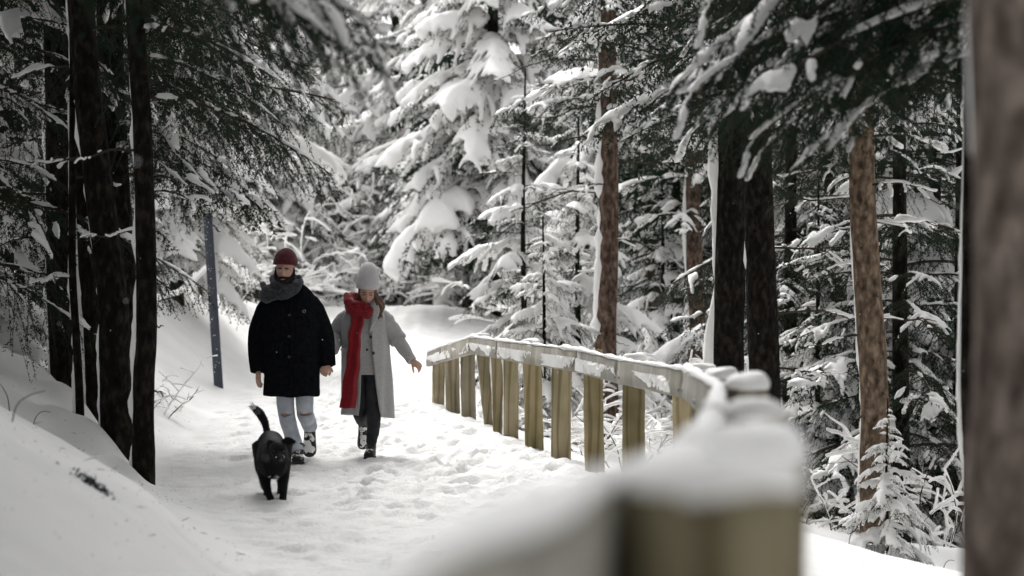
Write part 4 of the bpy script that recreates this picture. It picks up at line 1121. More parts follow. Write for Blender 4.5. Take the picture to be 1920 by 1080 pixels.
# ------------------------------------------------------------------ falling snow and haze
def falling_snow():
    rng = np.random.default_rng(21)
    g = Geo()
    bv, bt = ball((0, 0, 0), 1.0, 5)
    for i in range(1000):
        p = np.array((rng.uniform(-5.5, 5.5), rng.uniform(2.5, 25), rng.uniform(-0.5, 5.0)))
        if p[2] < gz(p[0], p[1]) + 0.1:
            continue
        g.add(bv * rng.uniform(0.0018, 0.0042) + p, bt)
    o = build('falling_snow', g, SNOW)
    o['kind'] = 'stuff'; o['label'] = 'scattered snowflakes drifting in the air'
def haze(density):
    V = np.array([(x, y, z) for x in (-150, 150) for y in (-10, 320) for z in (-40, 34)], float)
    T = np.array([(0, 1, 3, 2), (4, 6, 7, 5), (0, 4, 5, 1), (2, 3, 7, 6), (0, 2, 6, 4), (1, 5, 7, 3)])
    m = bpy.data.materials.new('haze_air'); m.use_nodes = True
    N, L = m.node_tree.nodes, m.node_tree.links
    N.remove(N['Principled BSDF'])
    v = N.new('ShaderNodeVolumePrincipled'); v.inputs['Color'].default_value = (0.95, 0.95, 0.95, 1); v.inputs['Density'].default_value = density
    v.inputs['Anisotropy'].default_value = 0.3
    L.new(v.outputs[0], N['Material Output'].inputs['Volume'])
    o = link('haze', mesh_np('haze', V, T, [m], smooth=False))
    o['kind'] = 'stuff'; o['label'] = 'thin snowy haze hanging between the trees'
# ------------------------------------------------------------------ people and the dog
SKIN = mat('skin', (0.42, 0.25, 0.185), (0.50, 0.31, 0.24), 25, 0.55, 0.1, 200, spec=0.3, dist=0.002, sss=0.15)
BEARD = mat('dark_hair', (0.006, 0.004, 0.0035), (0.018, 0.012, 0.009), 60, 0.75, 0.8, 160, stretch=(1, 1, 0.3), dist=0.008, spec=0.2)
HAIR = mat('brown_hair', (0.045, 0.022, 0.014), (0.15, 0.075, 0.045), 45, 0.55, 0.7, 130, stretch=(1, 1, 0.12), dist=0.006, spec=0.35)
BLACK_WOOL = mat('black_wool', (0.004, 0.0045, 0.006), (0.009, 0.0095, 0.012), 40, 1.0, 0.3, 220, spec=0.02, dist=0.004)
GREY_KNIT = mat('dark_grey_knit', (0.018, 0.020, 0.025), (0.040, 0.044, 0.052), 30, 0.95, 0.4, 200, spec=0.1, dist=0.004, sheen=0.15)
MAROON = mat('maroon_knit', (0.050, 0.006, 0.010), (0.095, 0.012, 0.019), 30, 0.95, 0.35, 220, spec=0.1, dist=0.004, sheen=0.15)
DENIM = mat('washed_denim', (0.33, 0.36, 0.42), (0.52, 0.54, 0.58), 7, 0.9, 0.3, 260, spec=0.1, dist=0.003)
BOOT = mat('black_boot', (0.010, 0.010, 0.011), (0.022, 0.021, 0.02), 25, 0.6, 0.2, 80, spec=0.3, dist=0.003)
SOLE = mat('boot_sole', (0.02, 0.02, 0.02), (0.05, 0.048, 0.045), 20, 0.8)
GREY_WOOL = mat('grey_wool', (0.31, 0.31, 0.312), (0.37, 0.368, 0.365), 70, 0.95, 0.35, 180, spec=0.1, dist=0.004, sheen=0.2)
GREY_CARDIGAN = mat('grey_cardigan', (0.33, 0.325, 0.32), (0.41, 0.40, 0.39), 70, 0.95, 0.5, 140, spec=0.1, dist=0.005, sheen=0.2)
LIGHT_KNIT = mat('light_grey_knit', (0.43, 0.415, 0.43), (0.50, 0.48, 0.49), 70, 0.95, 0.4, 180, spec=0.1, dist=0.004, sheen=0.2)
RED_KNIT = mat('red_knit', (0.155, 0.004, 0.008), (0.22, 0.006, 0.011), 60, 0.92, 0.5, 150, spec=0.1, dist=0.005, sheen=0.15)
LEGGING = mat('black_legging', (0.012, 0.013, 0.015), (0.03, 0.031, 0.034), 12, 0.8, 0.2, 90, spec=0.2, dist=0.003)
EYE_WHITE = mat('eyeball', (0.55, 0.53, 0.5), None, rough=0.2, spec=0.5)
EYE_DARK = mat('iris', (0.012, 0.009, 0.008), None, rough=0.2, spec=0.5)
LIP = mat('lips', (0.34, 0.13, 0.11), (0.40, 0.16, 0.14), 60, 0.45)
BUTTON = mat('button', (0.03, 0.03, 0.03), None, rough=0.4)

def head_geo(man=True, n=44):
    """head in its own frame: z=0 at the eyes, face toward -y"""
    V, T = ball((0, 0, 0), 1.0, n)
    d = V.copy()
    rx, ry, rz = (0.077, 0.099, 0.120) if man else (0.071, 0.092, 0.113)
    V = d * np.array((rx, ry, rz))
    low = np.maximum(0, -d[:, 2])
    V[:, 0] *= 1 - 0.30 * low ** 1.5
    V[:, 1] -= 0.012 * low * (d[:, 1] < 0)
    V[:, 1] *= np.where(d[:, 1] > 0, 1.0, 0.93)
    front = np.maximum(0, -d[:, 1])
    def bump(x, z, sx, sz, h):
        return -h * np.exp(-((V[:, 0] - x) / sx) ** 2 - ((V[:, 2] - z) / sz) ** 2) * (front > 0.2)
    dy = 0
    for s in (-1, 1):
        dy = dy + bump(s * 0.032, 0.0, 0.015, 0.011, -0.014) + bump(s * 0.045, -0.035, 0.02, 0.016, 0.004)
        dy = dy + bump(s * 0.033, 0.021, 0.02, 0.008, 0.004)
        dy = dy + bump(s * 0.013, -0.043, 0.008, 0.007, 0.008)
    for z, h, w in ((0.005, 0.008, 0.008), (-0.012, 0.014, 0.008), (-0.028, 0.021, 0.009), (-0.040, 0.020, 0.010)):
        dy = dy + bump(0, z, w, 0.010, h)
    dy = dy + bump(0, -0.068, 0.022, 0.006, 0.006) + bump(0, -0.079, 0.018, 0.006, 0.006) + bump(0, -0.098, 0.018, 0.013, 0.006)
    V[:, 1] += dy
    g = Geo().add(V, T)
    for s in (-1, 1):
        g.add(*ball((s * rx * 1.0, 0.008, -0.012), (0.010, 0.020, 0.031), 10, rotz(s * 0.35)))
    return g
def xform(geo, R, c):
    o = Geo()
    for V, T, M in zip(geo.V, geo.T, geo.M):
        o.V.append(V @ R.T + c); o.T.append(T); o.M.append(M)
    o.n = geo.n
    return o
def hand_geo(w, d, palm, side, curl=0.5, s=1.0, spread=0.12, thumb=0.6):
    """w wrist point, d pointing along the hand, palm the way the palm faces, side +1/-1 which edge carries the thumb"""
    d = np.asarray(d, float); d /= np.linalg.norm(d)
    palm = np.asarray(palm, float); palm -= palm @ d * d; palm /= np.linalg.norm(palm)
    lat = np.cross(d, palm) * side
    g = Geo()
    rings = []
    for u, hw, ht in ((-0.03, 0.024, 0.020), (0.0, 0.026, 0.019), (0.03, 0.036, 0.018), (0.06, 0.041, 0.016), (0.088, 0.040, 0.013), (0.094, 0.034, 0.008)):
        c = w + d * u * s
        th = np.linspace(0, 2 * np.pi, 16, endpoint=False)
        rings.append(c + lat * (np.cos(th) * hw * s)[:, None] + palm * (np.sin(th) * ht * s)[:, None])
    g.add(*loft(rings))
    def rot(v, ax, a):
        return v * math.cos(a) + np.cross(ax, v) * math.sin(a) + ax * (ax @ v) * (1 - math.cos(a))
    for i, (o, L) in enumerate(((0.030, 0.070), (0.010, 0.079), (-0.010, 0.073), (-0.029, 0.056))):
        p = w + d * 0.080 * s + lat * o * s
        dd = d + lat * spread * (o / 0.03) * 0.6
        dd /= np.linalg.norm(dd)
        ax = np.cross(dd, palm)
        pts = [p - dd * 0.012 * s, p]
        for k, f in enumerate((0.45, 0.32, 0.25)):
            dd = rot(dd, ax, curl * (0.8, 1.0, 0.8)[k] * (1 + 0.12 * i))
            p = p + dd * L * f * s
            pts.append(p)
        g.add(*tube(spline(pts, 12), np.linspace(0.0095, 0.0072, 12) * s, sides=10))
    p = w + d * 0.022 * s + lat * 0.022 * s
    dd = d * 0.72 + lat * 0.62 + palm * 0.3; dd /= np.linalg.norm(dd)
    ax = np.cross(dd, palm)
    pts = [p]
    for k, f in enumerate((0.040, 0.034, 0.026)):
        p = p + dd * f * s
        pts.append(p)
        dd = rot(dd, ax, thumb * 0.5) - lat * 0.25 * thumb; dd /= np.linalg.norm(dd)
    g.add(*tube(spline(pts, 12), np.linspace(0.0135, 0.0085, 12) * s, sides=10))
    return g
def merge(*gs):
    o = Geo()
    for g in gs:
        V, T, M = g.arrays(); o.V.append(V); o.T.append(T + o.n); o.M.append(M); o.n += len(V)
    return o
def body_mesh(geo, name, m, parent=None, voxel=0.0055, smooth=3, loc=None):
    V, T = remesh(geo, voxel, smooth, 0.5, 0.3)
    return link(name, mesh_np(name, V, T, [m]), parent, loc)
def cloth(geo, name, m, parent, voxel=0.012, smooth=4, folds=0.006, fscale=(9, 9, 3), seed=1, fine=0.0):
    V, T = remesh(geo, voxel, smooth, 0.5)
    N = vnormals(V, T)
    V = V + N * (folds * fbm(V * np.array(fscale), 1.0, 3, seed))[:, None]
    if fine:
        V = V + N * (fine * fbm(V, 60, 2, seed + 4))[:, None]
    return link(name, mesh_np(name, V, T, [m]), parent)
def ring_tube(c, R, Ry, r, tilt=0.0, roll=0.0, seed=0, rz=None, wob=0.2, n=40):
    th = np.linspace(0, 2 * np.pi, n)
    p = np.stack([R * np.cos(th), Ry * np.sin(th), 0.012 * np.sin(2 * th + seed)], -1)
    p = p @ (rotx(tilt) @ roty(roll)).T + np.asarray(c)
    rr = r * (1 + wob * np.sin(3 * th + seed * 1.3))
    return tube(p, rr, rr if rz is None else rr * rz / r, sides=12)
def knit_cap(rings, ribs=46, amp=0.0022, n=92):
    """rings: (z, rx, ry, shift y) from the rim up"""
    R = []
    th = np.linspace(0, 2 * np.pi, n, endpoint=False)
    for z, rx, ry, sy in rings:
        a = amp * np.cos(ribs * th) * min(1, rx / 0.06)
        R.append(np.stack([(rx + a) * np.cos(th), sy + (ry + a) * np.sin(th), np.full(n, z)], -1))
    return Geo().add(*loft(R))
def boot(name, parent, ankle, R, L=0.285, h=0.11, w=0.05, snow=0.0, seed=1, shaft=0.13):
    """boot with the ankle joint at `ankle`; toe toward -y before rotation R"""
    def ring(y, hw, zb, zt, n=20):
        th = np.linspace(0, 2 * np.pi, n, endpoint=False)
        x = hw * np.sign(np.cos(th)) * np.abs(np.cos(th)) ** 0.8
        z = np.where(np.sin(th) > 0, zb + (zt - zb) * (0.35 + 0.65 * np.abs(np.sin(th)) ** 0.9), zb + (zt - zb) * 0.35 * (1 - np.abs(np.sin(th)) ** 0.5))
        return np.stack([x, np.full(n, y), z], -1)
    zb = -h + 0.012
    sec = [(0.075, 0.6, 0.06), (0.068, 0.78, 0.085), (0.04, 0.84, 0.11), (0.0, 0.86, 0.115), (-0.05, 0.88, 0.10), (-0.10, 0.96, 0.075), (-0.15, 1.02, 0.06), (-0.185, 0.92, 0.052), (-0.208, 0.6, 0.04), (-0.214, 0.3, 0.03)]
    k = L / 0.289
    up = Geo().add(*loft([ring(y * k, w * a, zb, zb + t) for y, a, t in sec]))
    up.add(*tube(np.array([(0, 0.015, -0.02), (0, 0.018, shaft * 0.5), (0, 0.02, shaft)]), (w * 0.95, w * 0.92, w * 0.98), sides=16))
    V, T = remesh(up, 0.008, 3, 0.5)
    UP = (V, T)
    b = link(name, mesh_np(name, V @ R.T + ankle, T, [BOOT]), parent)
    so = Geo().add(*loft([ring(y * k * 1.02, w * a * 1.07, -h, -h + 0.026) for y, a, t in sec]))
    V, T, M = so.arrays(); link('sole', mesh_np('sole', V @ R.T + ankle, T, [SOLE]), b)
    # laces
    g = Geo()
    for i in range(5):
        y, z = (-0.095 + 0.02 * i) * k, zb + 0.079 + 0.0085 * i
        q = np.array([(-0.024, y, z - 0.008), (0, y - 0.004, z + 0.004), (0.024, y, z - 0.008)])
        g.add(*tube(q @ R.T + ankle, 0.003, sides=5))
    build('laces', g, SOLE, b)
    if snow:
        V0, T0 = UP
        N0 = vnormals(V0, T0); c = V0[T0].mean(1); fn = N0[T0].mean(1)
        m = fbm(c + seed * 1.7, 26, 3, seed) + 0.75 * (fn[:, 2] - 0.75) + 0.35 * snow * sstep(-0.02, -0.19, c[:, 1]) - 0.25 + 0.25 * snow
        T1 = T0[(m > 0) & (c[:, 2] < 0.03)]
        if len(T1) > 8:
            used, inv = np.unique(T1, return_inverse=True); T1 = inv.reshape(-1, 3)
            V1 = (V0 + N0 * (0.003 + 0.004 * vnoise(V0, 60, seed))[:, None])[used]
            o = link('stuck_snow', mesh_np('stuck_snow', V1 @ R.T + ankle, T1, [SNOW]), b); o['kind'] = 'stuff'
    return b
def trouser_leg(pts, radii, seed, rip=None, n=56, k=40, wr=0.005):
    q = spline(np.asarray(pts), n); r = np.interp(np.linspace(0, 1, n), np.linspace(0, 1, len(radii)), radii)
    V, T = tube(q, r, sides=k, caps=False, ref=(1, 0, 0))
    N = vnormals(V, T)
    V = V + N * (wr * fbm(V * np.array((8, 8, 26)) + seed, 1.0, 3, seed) + 0.4 * wr * fbm(V * 30 + seed, 1.0, 2, seed))[:, None]
    if rip is not None:
        c = V[T].mean(1)
        cz = np.interp(c[:, 2], q[::-1, 2], q[::-1, 0]); cy = np.interp(c[:, 2], q[::-1, 2], q[::-1, 1])
        a = np.arctan2(c[:, 0] - cz, -(c[:, 1] - cy))
        lim = (0.013 + 0.007 * vnoise(c * 40, 1.0, seed)) * (1 - 0.6 * np.abs(a) / 0.8)
        T = T[~((np.abs(c[:, 2] - rip + 0.012 * np.cos(a * 2)) < lim) & (np.abs(a - 0.15) < 0.75))]
    return V, T

def man():
    px0, d = 550, 20.8
    S = FPX / d
    x0 = PX(px0, d); zb = gz(x0, d) - 0.022
    def Q(px, py, y=0.0):
        return np.array(((px - px0) / S, y, CAMZ - (py - 540) / S - zb))
    # joints
    hipL, hipR = Q(532, 668), Q(570, 668)
    kneeL, ankL = Q(538, 772, -0.07), Q(561, 844, -0.14)
    kneeR, ankR = Q(573, 770, -0.06), Q(576, 808, 0.24)
    shL, elL, wrL = Q(500, 560, 0.01), Q(483, 628, 0.05), Q(485, 694, -0.03)
    shR, elR, wrR = Q(587, 560, 0.01), Q(605, 624, 0.05), Q(614, 682, -0.02)
    hc = Q(536, 505, -0.075)
    RH = rotx(math.radians(8)) @ rotz(math.radians(-4)) @ roty(math.radians(2))
    g = xform(head_geo(True), RH, hc)
    g.add(*tube(np.array([hc + (0, 0.05, -0.04), Q(540, 535, -0.01), Q(542, 560, 0.0)]), (0.058, 0.060, 0.075), sides=16))
    R = [ellring(Q(543, y, 0), hw, hd, 28, 2.4) for y, hw, hd in ((690, 0.10, 0.09), (668, 0.155, 0.11), (630, 0.145, 0.10), (590, 0.150, 0.10), (565, 0.140, 0.09), (552, 0.09, 0.07), (540, 0.055, 0.055))]
    g.add(*loft(R))
    for sh, el, wr in ((shL, elL, wrL), (shR, elR, wrR)):
        g.add(*tube(spline([sh, el, wr], 14), np.linspace(0.036, 0.028, 14), sides=12))
    LEG_A = [hipL, (hipL + kneeL) / 2 + np.array((0, -0.02, 0)), kneeL, (kneeL + ankL) / 2 + np.array((-0.012, 0.03, 0)), ankL + np.array((0, 0, -0.01))]
    LEG_B = [hipR, (hipR + kneeR) / 2 + np.array((0, -0.02, 0)), kneeR, (kneeR + ankR) / 2 + np.array((0, 0.0, 0.01)), ankR + np.array((0, 0.03, 0.02))]
    for lp in (LEG_A, LEG_B):
        g.add(*tube(spline(lp, 20), np.interp(np.linspace(0, 1, 20), [0, 0.5, 0.65, 1], [0.070, 0.062, 0.040, 0.030]), sides=14))
    g = merge(g, hand_geo(wrL, (0.0, -0.12, -1), (0.75, 0.5, 0.0), -1, 0.28), hand_geo(wrR + np.array((0, 0, 0.01)), (-0.25, -0.30, -0.8), (-0.2, 0.95, 0), 1, 0.85, thumb=0.8))
    t = body_mesh(g, 'person', SKIN, None, 0.0055, 2, (x0, d, zb))
    tag(t, 'bearded person in a long black coat and maroon beanie, walking hand in hand', 'person')
    # face
    def H(x, y, z):
        return RH @ np.array((x, y, z)) + hc
    for s in (-1, 1):
        e = build('eye', Geo().add(*ball(H(s * 0.032, -0.0735, 0.0), 0.0125, 10)), EYE_WHITE, t)
        build('iris', Geo().add(*ball(H(s * 0.032, -0.0815, 0.0005), (0.0068, 0.005, 0.0065), 8)), EYE_DARK, e)
        q = spline([H(s * 0.012, -0.092, 0.0145), H(s * 0.03, -0.090, 0.021), H(s * 0.052, -0.077, 0.014)], 10)
        build('eyebrow', Geo().add(*tube(q, np.array([.003, .0042, .0048, .005, .005, .0048, .0045, .004, .003, .002]), sides=7)), BEARD, t)
        q = spline([H(s * 0.018, -0.0845, 0.004), H(s * 0.032, -0.0875, 0.0095), H(s * 0.047, -0.079, 0.003)], 8)
        build('upper_eyelid', Geo().add(*tube(q, 0.0042, sides=7)), SKIN, t)
    b = Geo()
    b.add(*ball(H(0, -0.048, -0.095), (0.070, 0.062, 0.052), 18)).add(*ball(H(0, -0.072, -0.122), (0.052, 0.044, 0.044), 14))
    for s in (-1, 1):
        b.add(*tube(spline([H(s * 0.074, -0.01, 0.02), H(s * 0.074, -0.02, -0.04), H(s * 0.060, -0.04, -0.08)], 10), np.linspace(0.010, 0.028, 10), sides=10))
        b.add(*tube(spline([H(0.002 * s, -0.108, -0.054), H(s * 0.022, -0.101, -0.060), H(s * 0.044, -0.083, -0.078)], 8), np.linspace(0.009, 0.012, 8), sides=8))
    cloth(b, 'beard', BEARD, t, 0.006, 2, 0.004, (60, 60, 25), 5)
    build('lips', Geo().add(*ball(H(0, -0.1075, -0.072), (0.019, 0.006, 0.0055), 9)), LIP, t)
    # beanie
    cap = knit_cap([(0.030, 0.092, 0.110, 0.006), (0.034, 0.1, 0.119, 0.006), (0.054, 0.103, 0.121, 0.008), (0.075, 0.102, 0.119, 0.01), (0.080, 0.097, 0.114, 0.01),
                    (0.10, 0.093, 0.108, 0.012), (0.125, 0.083, 0.095, 0.016), (0.148, 0.066, 0.074, 0.02), (0.165, 0.045, 0.05, 0.022), (0.176, 0.022, 0.024, 0.024), (0.179, 0.005, 0.005, 0.024)])
    build('beanie', xform(cap, RH @ rotx(math.radians(-11)), hc + np.array((0, 0.0, 0.006))), MAROON, t)
    # coat: body and sleeves grown together
    c = Geo()
    rows = [(742, 545.5, 0.243, 0.205), (735, 545.5, 0.243, 0.206), (700, 547, 0.240, 0.19), (650, 546, 0.236, 0.172), (610, 545, 0.232, 0.168), (575, 544, 0.234, 0.160), (560, 543, 0.224, 0.148), (548, 543, 0.200, 0.130), (538, 542, 0.160, 0.115), (530, 541, 0.115, 0.10), (522, 540, 0.08, 0.08)]
    c.add(*loft([ellring(Q(cx, y, 0.0), hw, hd, 40, 2.5) for y, cx, hw, hd in rows]))
    for sh, el, wr, cuff in ((shL + np.array((0.03, 0, 0)), elL, wrL, Q(486, 697, -0.03)), (shR - np.array((0.03, 0, 0)), elR, wrR, Q(614, 686, -0.01))):
        c.add(*tube(spline([sh, el, cuff], 20), np.interp(np.linspace(0, 1, 20), [0, 0.15, 0.5, 0.8, 1], [0.070, 0.094, 0.086, 0.076, 0.068]), sides=18, ref=(1, 0, 0)))
    co = cloth(c, 'coat', BLACK_WOOL, t, 0.012, 3, 0.014, (8, 8, 3.5), 7)
    g = Geo()       # front edge, pocket flaps and buttons
    yf = lambda py: -np.interp(py, [560, 610, 700, 742], [0.150, 0.172, 0.192, 0.208])
    g.add(*tube(spline([Q(549, 560, yf(560) - 0.006), Q(550, 610, yf(610) - 0.005), Q(550, 680, yf(690) - 0.004), Q(550, 741, yf(742) - 0.004)], 16), 0.018, 0.006, sides=8, ref=(1, 0, 0)))
    build('front_edge', g, BLACK_WOOL, co)
    for s in (-1, 1):
        g = Geo().add(*tube(np.array([Q(546 + s * 20, 672, -0.176), Q(546 + s * 32, 672, -0.160), Q(546 + s * 40, 673, -0.137)]), 0.022, 0.008, sides=8, ref=(0, 0, 1)))
        build('pocket_flap', g, BLACK_WOOL, co)
    for py in (590, 630, 668):
        V, T = ball(Q(546, py, yf(py) - 0.012), (0.012, 0.006, 0.012), 8)
        build('button', Geo().add(V, T), BUTTON, co)
    # scarf
    sc = Geo()
    sc.add(*ring_tube(Q(537, 533, -0.03), 0.105, 0.115, 0.040, 0.18, 0.0, 1))
    sc.add(*ring_tube(Q(532, 541, -0.035), 0.128, 0.130, 0.044, 0.22, -0.16, 2))
    sc.add(*ring_tube(Q(526, 546, -0.045), 0.138, 0.135, 0.042, 0.26, -0.22, 3))
    sc.add(*ring_tube(Q(534, 526, -0.0), 0.10, 0.11, 0.034, 0.30, 0.08, 5))
    sc.add(*tube(spline([Q(561, 520, -0.02), Q(563, 533, -0.09), Q(548, 551, -0.16), Q(525, 556, -0.18), Q(503, 546, -0.14), Q(493, 533, -0.02)], 20), 0.026, 0.034, sides=10))
    cloth(sc, 'scarf', GREY_KNIT, t, 0.008, 2, 0.012, (9, 9, 34), 9)
    # jeans with torn knees
    j = Geo()
    for (pts, rad, rip, sd) in ((LEG_A, (0.088, 0.080, 0.073, 0.068, 0.062), kneeL[2] - 0.012, 3),
                                (LEG_B, (0.088, 0.080, 0.073, 0.068, 0.064), kneeR[2] - 0.018, 4)):
        lg = build('trouser_leg', Geo().add(*trouser_leg(pts, rad, sd, rip)), DENIM, t)
        so = lg.modifiers.new('thickness', 'SOLIDIFY'); so.thickness = 0.005; so.offset = 1
    # boots
    boot('boot', t, ankL + np.array((0.0, 0, 0.0)), rotz(0.10) @ rotx(math.radians(-3)), snow=0.3, seed=5, h=0.105, w=0.054, shaft=0.07)
    boot('boot', t, ankR, rotz(0.05) @ rotx(math.radians(56)), snow=0.45, seed=6, w=0.056, shaft=0.06)

def woman():
    px0, d = 690, 21.3
    S = FPX / d
    x0 = PX(px0, d); zb = gz(x0, d) - 0.022
    def Q(px, py, y=0.0):
        return np.array(((px - px0) / S, y, CAMZ - (py - 540) / S - zb))
    hipA, kneeA, ankA = Q(697, 684, 0.0), Q(702, 772, -0.09), Q(697, 836, -0.10)
    hipB, kneeB, ankB = Q(676, 684, 0.02), Q(675, 770, -0.05), Q(677, 801, 0.26)
    shL, elL, wrL = Q(650, 588, 0.01), Q(628, 628, 0.07), Q(618, 676, -0.26)
    shR, elR, wrR = Q(718, 588, 0.01), Q(741, 631, 0.02), Q(773, 675, -0.10)
    hc = Q(690, 546, -0.07)
    RH = rotz(math.radians(3)) @ roty(math.radians(3)) @ rotx(math.radians(21))
    g = xform(head_geo(False), RH, hc)
    g.add(*tube(np.array([hc + (0, 0.05, -0.05), Q(689, 572, -0.01), Q(687, 592, 0.0)]), (0.046, 0.048, 0.065), sides=16))
    g.add(*loft([ellring(Q(685, y, 0), hw, hd, 28, 2.3) for y, hw, hd in ((702, 0.07, 0.06), (688, 0.12, 0.09), (655, 0.115, 0.085), (615, 0.135, 0.095), (590, 0.14, 0.085), (577, 0.10, 0.065), (570, 0.05, 0.05))]))
    for sh, el, wr in ((shL, elL, wrL), (shR, elR, wrR)):
        g.add(*tube(spline([sh, el, wr], 14), np.linspace(0.042, 0.023, 14), sides=12))
    LEG_A = [hipA, (hipA + kneeA) / 2 + np.array((0.004, -0.02, 0)), kneeA, (kneeA + ankA) / 2 + np.array((0.006, 0.03, 0)), ankA + np.array((0, 0.01, 0.03))]
    LEG_B = [hipB, (hipB + kneeB) / 2 + np.array((0, -0.02, 0)), kneeB, (kneeB + ankB) / 2, ankB + np.array((0, 0.03, 0.03))]
    for lp in (LEG_A, LEG_B):
        g.add(*tube(spline(lp, 20), np.interp(np.linspace(0, 1, 20), [0, 0.5, 0.65, 1], [0.055, 0.034, 0.030, 0.022]), sides=14))
    g = merge(g, hand_geo(wrR, (0.75, -0.2, -0.55), (-0.35, 0.75, -0.5), -1, 0.62, 0.92), hand_geo(wrL, (-0.25, -0.2, -0.9), (0.3, -0.9, 0.0), -1, 0.7, 0.92))
    t = body_mesh(g, 'person', SKIN, None, 0.0055, 2, (x0, d, zb))
    tag(t, 'person in an open grey coat, pale beanie and long red scarf, looking down while walking', 'person')
    def H(x, y, z):
        return RH @ np.array((x, y, z)) + hc
    for s in (-1, 1):
        q = spline([H(s * 0.017, -0.079, -0.002), H(s * 0.030, -0.082, -0.0065), H(s * 0.044, -0.072, -0.003)], 8)
        build('eyelash', Geo().add(*tube(q, 0.0028, sides=6)), BEARD, t)
        build('eyelid', Geo().add(*ball(H(s * 0.031, -0.068, 0.0), (0.0145, 0.012, 0.0095), 10, RH)), SKIN, t)
        q = spline([H(s * 0.012, -0.085, 0.015), H(s * 0.03, -0.084, 0.020), H(s * 0.048, -0.072, 0.014)], 10)
        build('eyebrow', Geo().add(*tube(q, 0.003, sides=6)), HAIR, t)
    lp = build('lips', Geo().add(*ball(H(0, -0.0875, -0.071), (0.019, 0.008, 0.0065), 9, RH)), LIP, t)
    cap = knit_cap([(0.018, 0.086, 0.102, 0.006), (0.022, 0.098, 0.114, 0.006), (0.045, 0.102, 0.117, 0.008), (0.068, 0.102, 0.117, 0.010), (0.073, 0.098, 0.112, 0.01), (0.10, 0.098, 0.108, 0.016),
                    (0.14, 0.092, 0.099, 0.03), (0.175, 0.083, 0.088, 0.045), (0.205, 0.070, 0.074, 0.057), (0.228, 0.052, 0.055, 0.066), (0.242, 0.030, 0.032, 0.072), (0.247, 0.006, 0.006, 0.074)], ribs=38)
    build('beanie', xform(cap, RH @ rotx(math.radians(-17)), hc + np.array((0, 0.005, 0.004))), LIGHT_KNIT, t)
    # hair falling on both sides of the face
    h = Geo()
    rng = np.random.default_rng(2)
    for i in range(16):
        a, b2 = rng.uniform(0, 1), rng.uniform(-1, 1)
        p = [H(0.048 + 0.018 * a, -0.055 + 0.06 * a, 0.03), H(0.070 + 0.016 * a, -0.045 + 0.06 * a, -0.03), Q(706 + 10 * a, 565, -0.09 + 0.05 * a), Q(710 + 9 * a + 4 * b2, 576, -0.11 + 0.05 * a), Q(704 + 13 * a - 3 * b2, 586 + 3 * b2, -0.135 + 0.03 * a), Q(706 + 13 * a + 2 * b2, 594 + 5 * b2, -0.145)]
        h.add(*tube(spline(p, 18), np.interp(np.linspace(0, 1, 18), [0, 0.3, 0.75, 1], [0.008, 0.013, 0.012, 0.003]), sides=7))
    for i in range(5):
        a = rng.uniform(0, 1)
        p = [H(-0.050 - 0.016 * a, -0.045 + 0.05 * a, 0.03), H(-0.072, -0.03 + 0.05 * a, -0.03), Q(672 - 4 * a, 566, -0.04), Q(672 - 4 * a, 578, -0.05)]
        h.add(*tube(spline(p, 10), np.linspace(0.016, 0.008, 10), sides=8))
    h.add(*ball(H(0, 0.03, -0.02), (0.078, 0.075, 0.09), 14))
    cloth(h, 'hair', HAIR, t, 0.0055, 1, 0.006, (60, 60, 16), 12)
    # cardigan under the coat
    c = Geo().add(*loft([ellring(Q(cx, y, -0.01), hw, hd, 36, 2.3) for y, cx, hw, hd in ((702, 688, 0.165, 0.135), (696, 688, 0.168, 0.138), (660, 687, 0.155, 0.130), (620, 686, 0.158, 0.128), (594, 685, 0.155, 0.115), (578, 686, 0.11, 0.09), (568, 687, 0.065, 0.065))]))
    cg = cloth(c, 'cardigan', GREY_CARDIGAN, t, 0.012, 3, 0.006, (10, 10, 6), 14)
    q = spline([elR + np.array((-0.02, 0, 0.03)), elR * 0.5 + wrR * 0.5, wrR + (wrR - elR) * 0.02], 40)
    rr = np.interp(np.linspace(0, 1, 40), [0, 0.5, 0.75, 1], [0.062, 0.056, 0.046, 0.043])
    V, T = tube(q, rr, sides=72, caps=True)
    m = len(V) - 2
    th = np.tile(np.arange(72), 40)
    N = vnormals(V, T); V[:m] += N[:m] * (0.0022 * np.cos(2 * np.pi * th / 4.0))[:, None]
    V += N * (0.005 * fbm(V * 14, 1.0, 2, 3))[:, None]
    build('cardigan_sleeve', Geo().add(V, T), GREY_CARDIGAN, t)
    for py in (655,):
        build('button', Geo().add(*ball(Q(690, py, -0.148), (0.011, 0.005, 0.011), 8)), BUTTON, cg)
    # coat: an open shell
    rows = [(781, 688, 0.232, 0.205, 0.42), (760, 688, 0.226, 0.20, 0.33), (720, 687, 0.218, 0.19, 0.26), (680, 686, 0.212, 0.18, 0.20), (640, 685, 0.208, 0.172, 0.16), (610, 684, 0.206, 0.160, 0.14), (595, 684, 0.195, 0.148, 0.14), (583, 684, 0.168, 0.130, 0.15), (573, 685, 0.125, 0.108, 0.25), (565, 686, 0.09, 0.09, 0.45)]
    ks = 64
    rows = spline(np.array(rows), 46)
    R = []
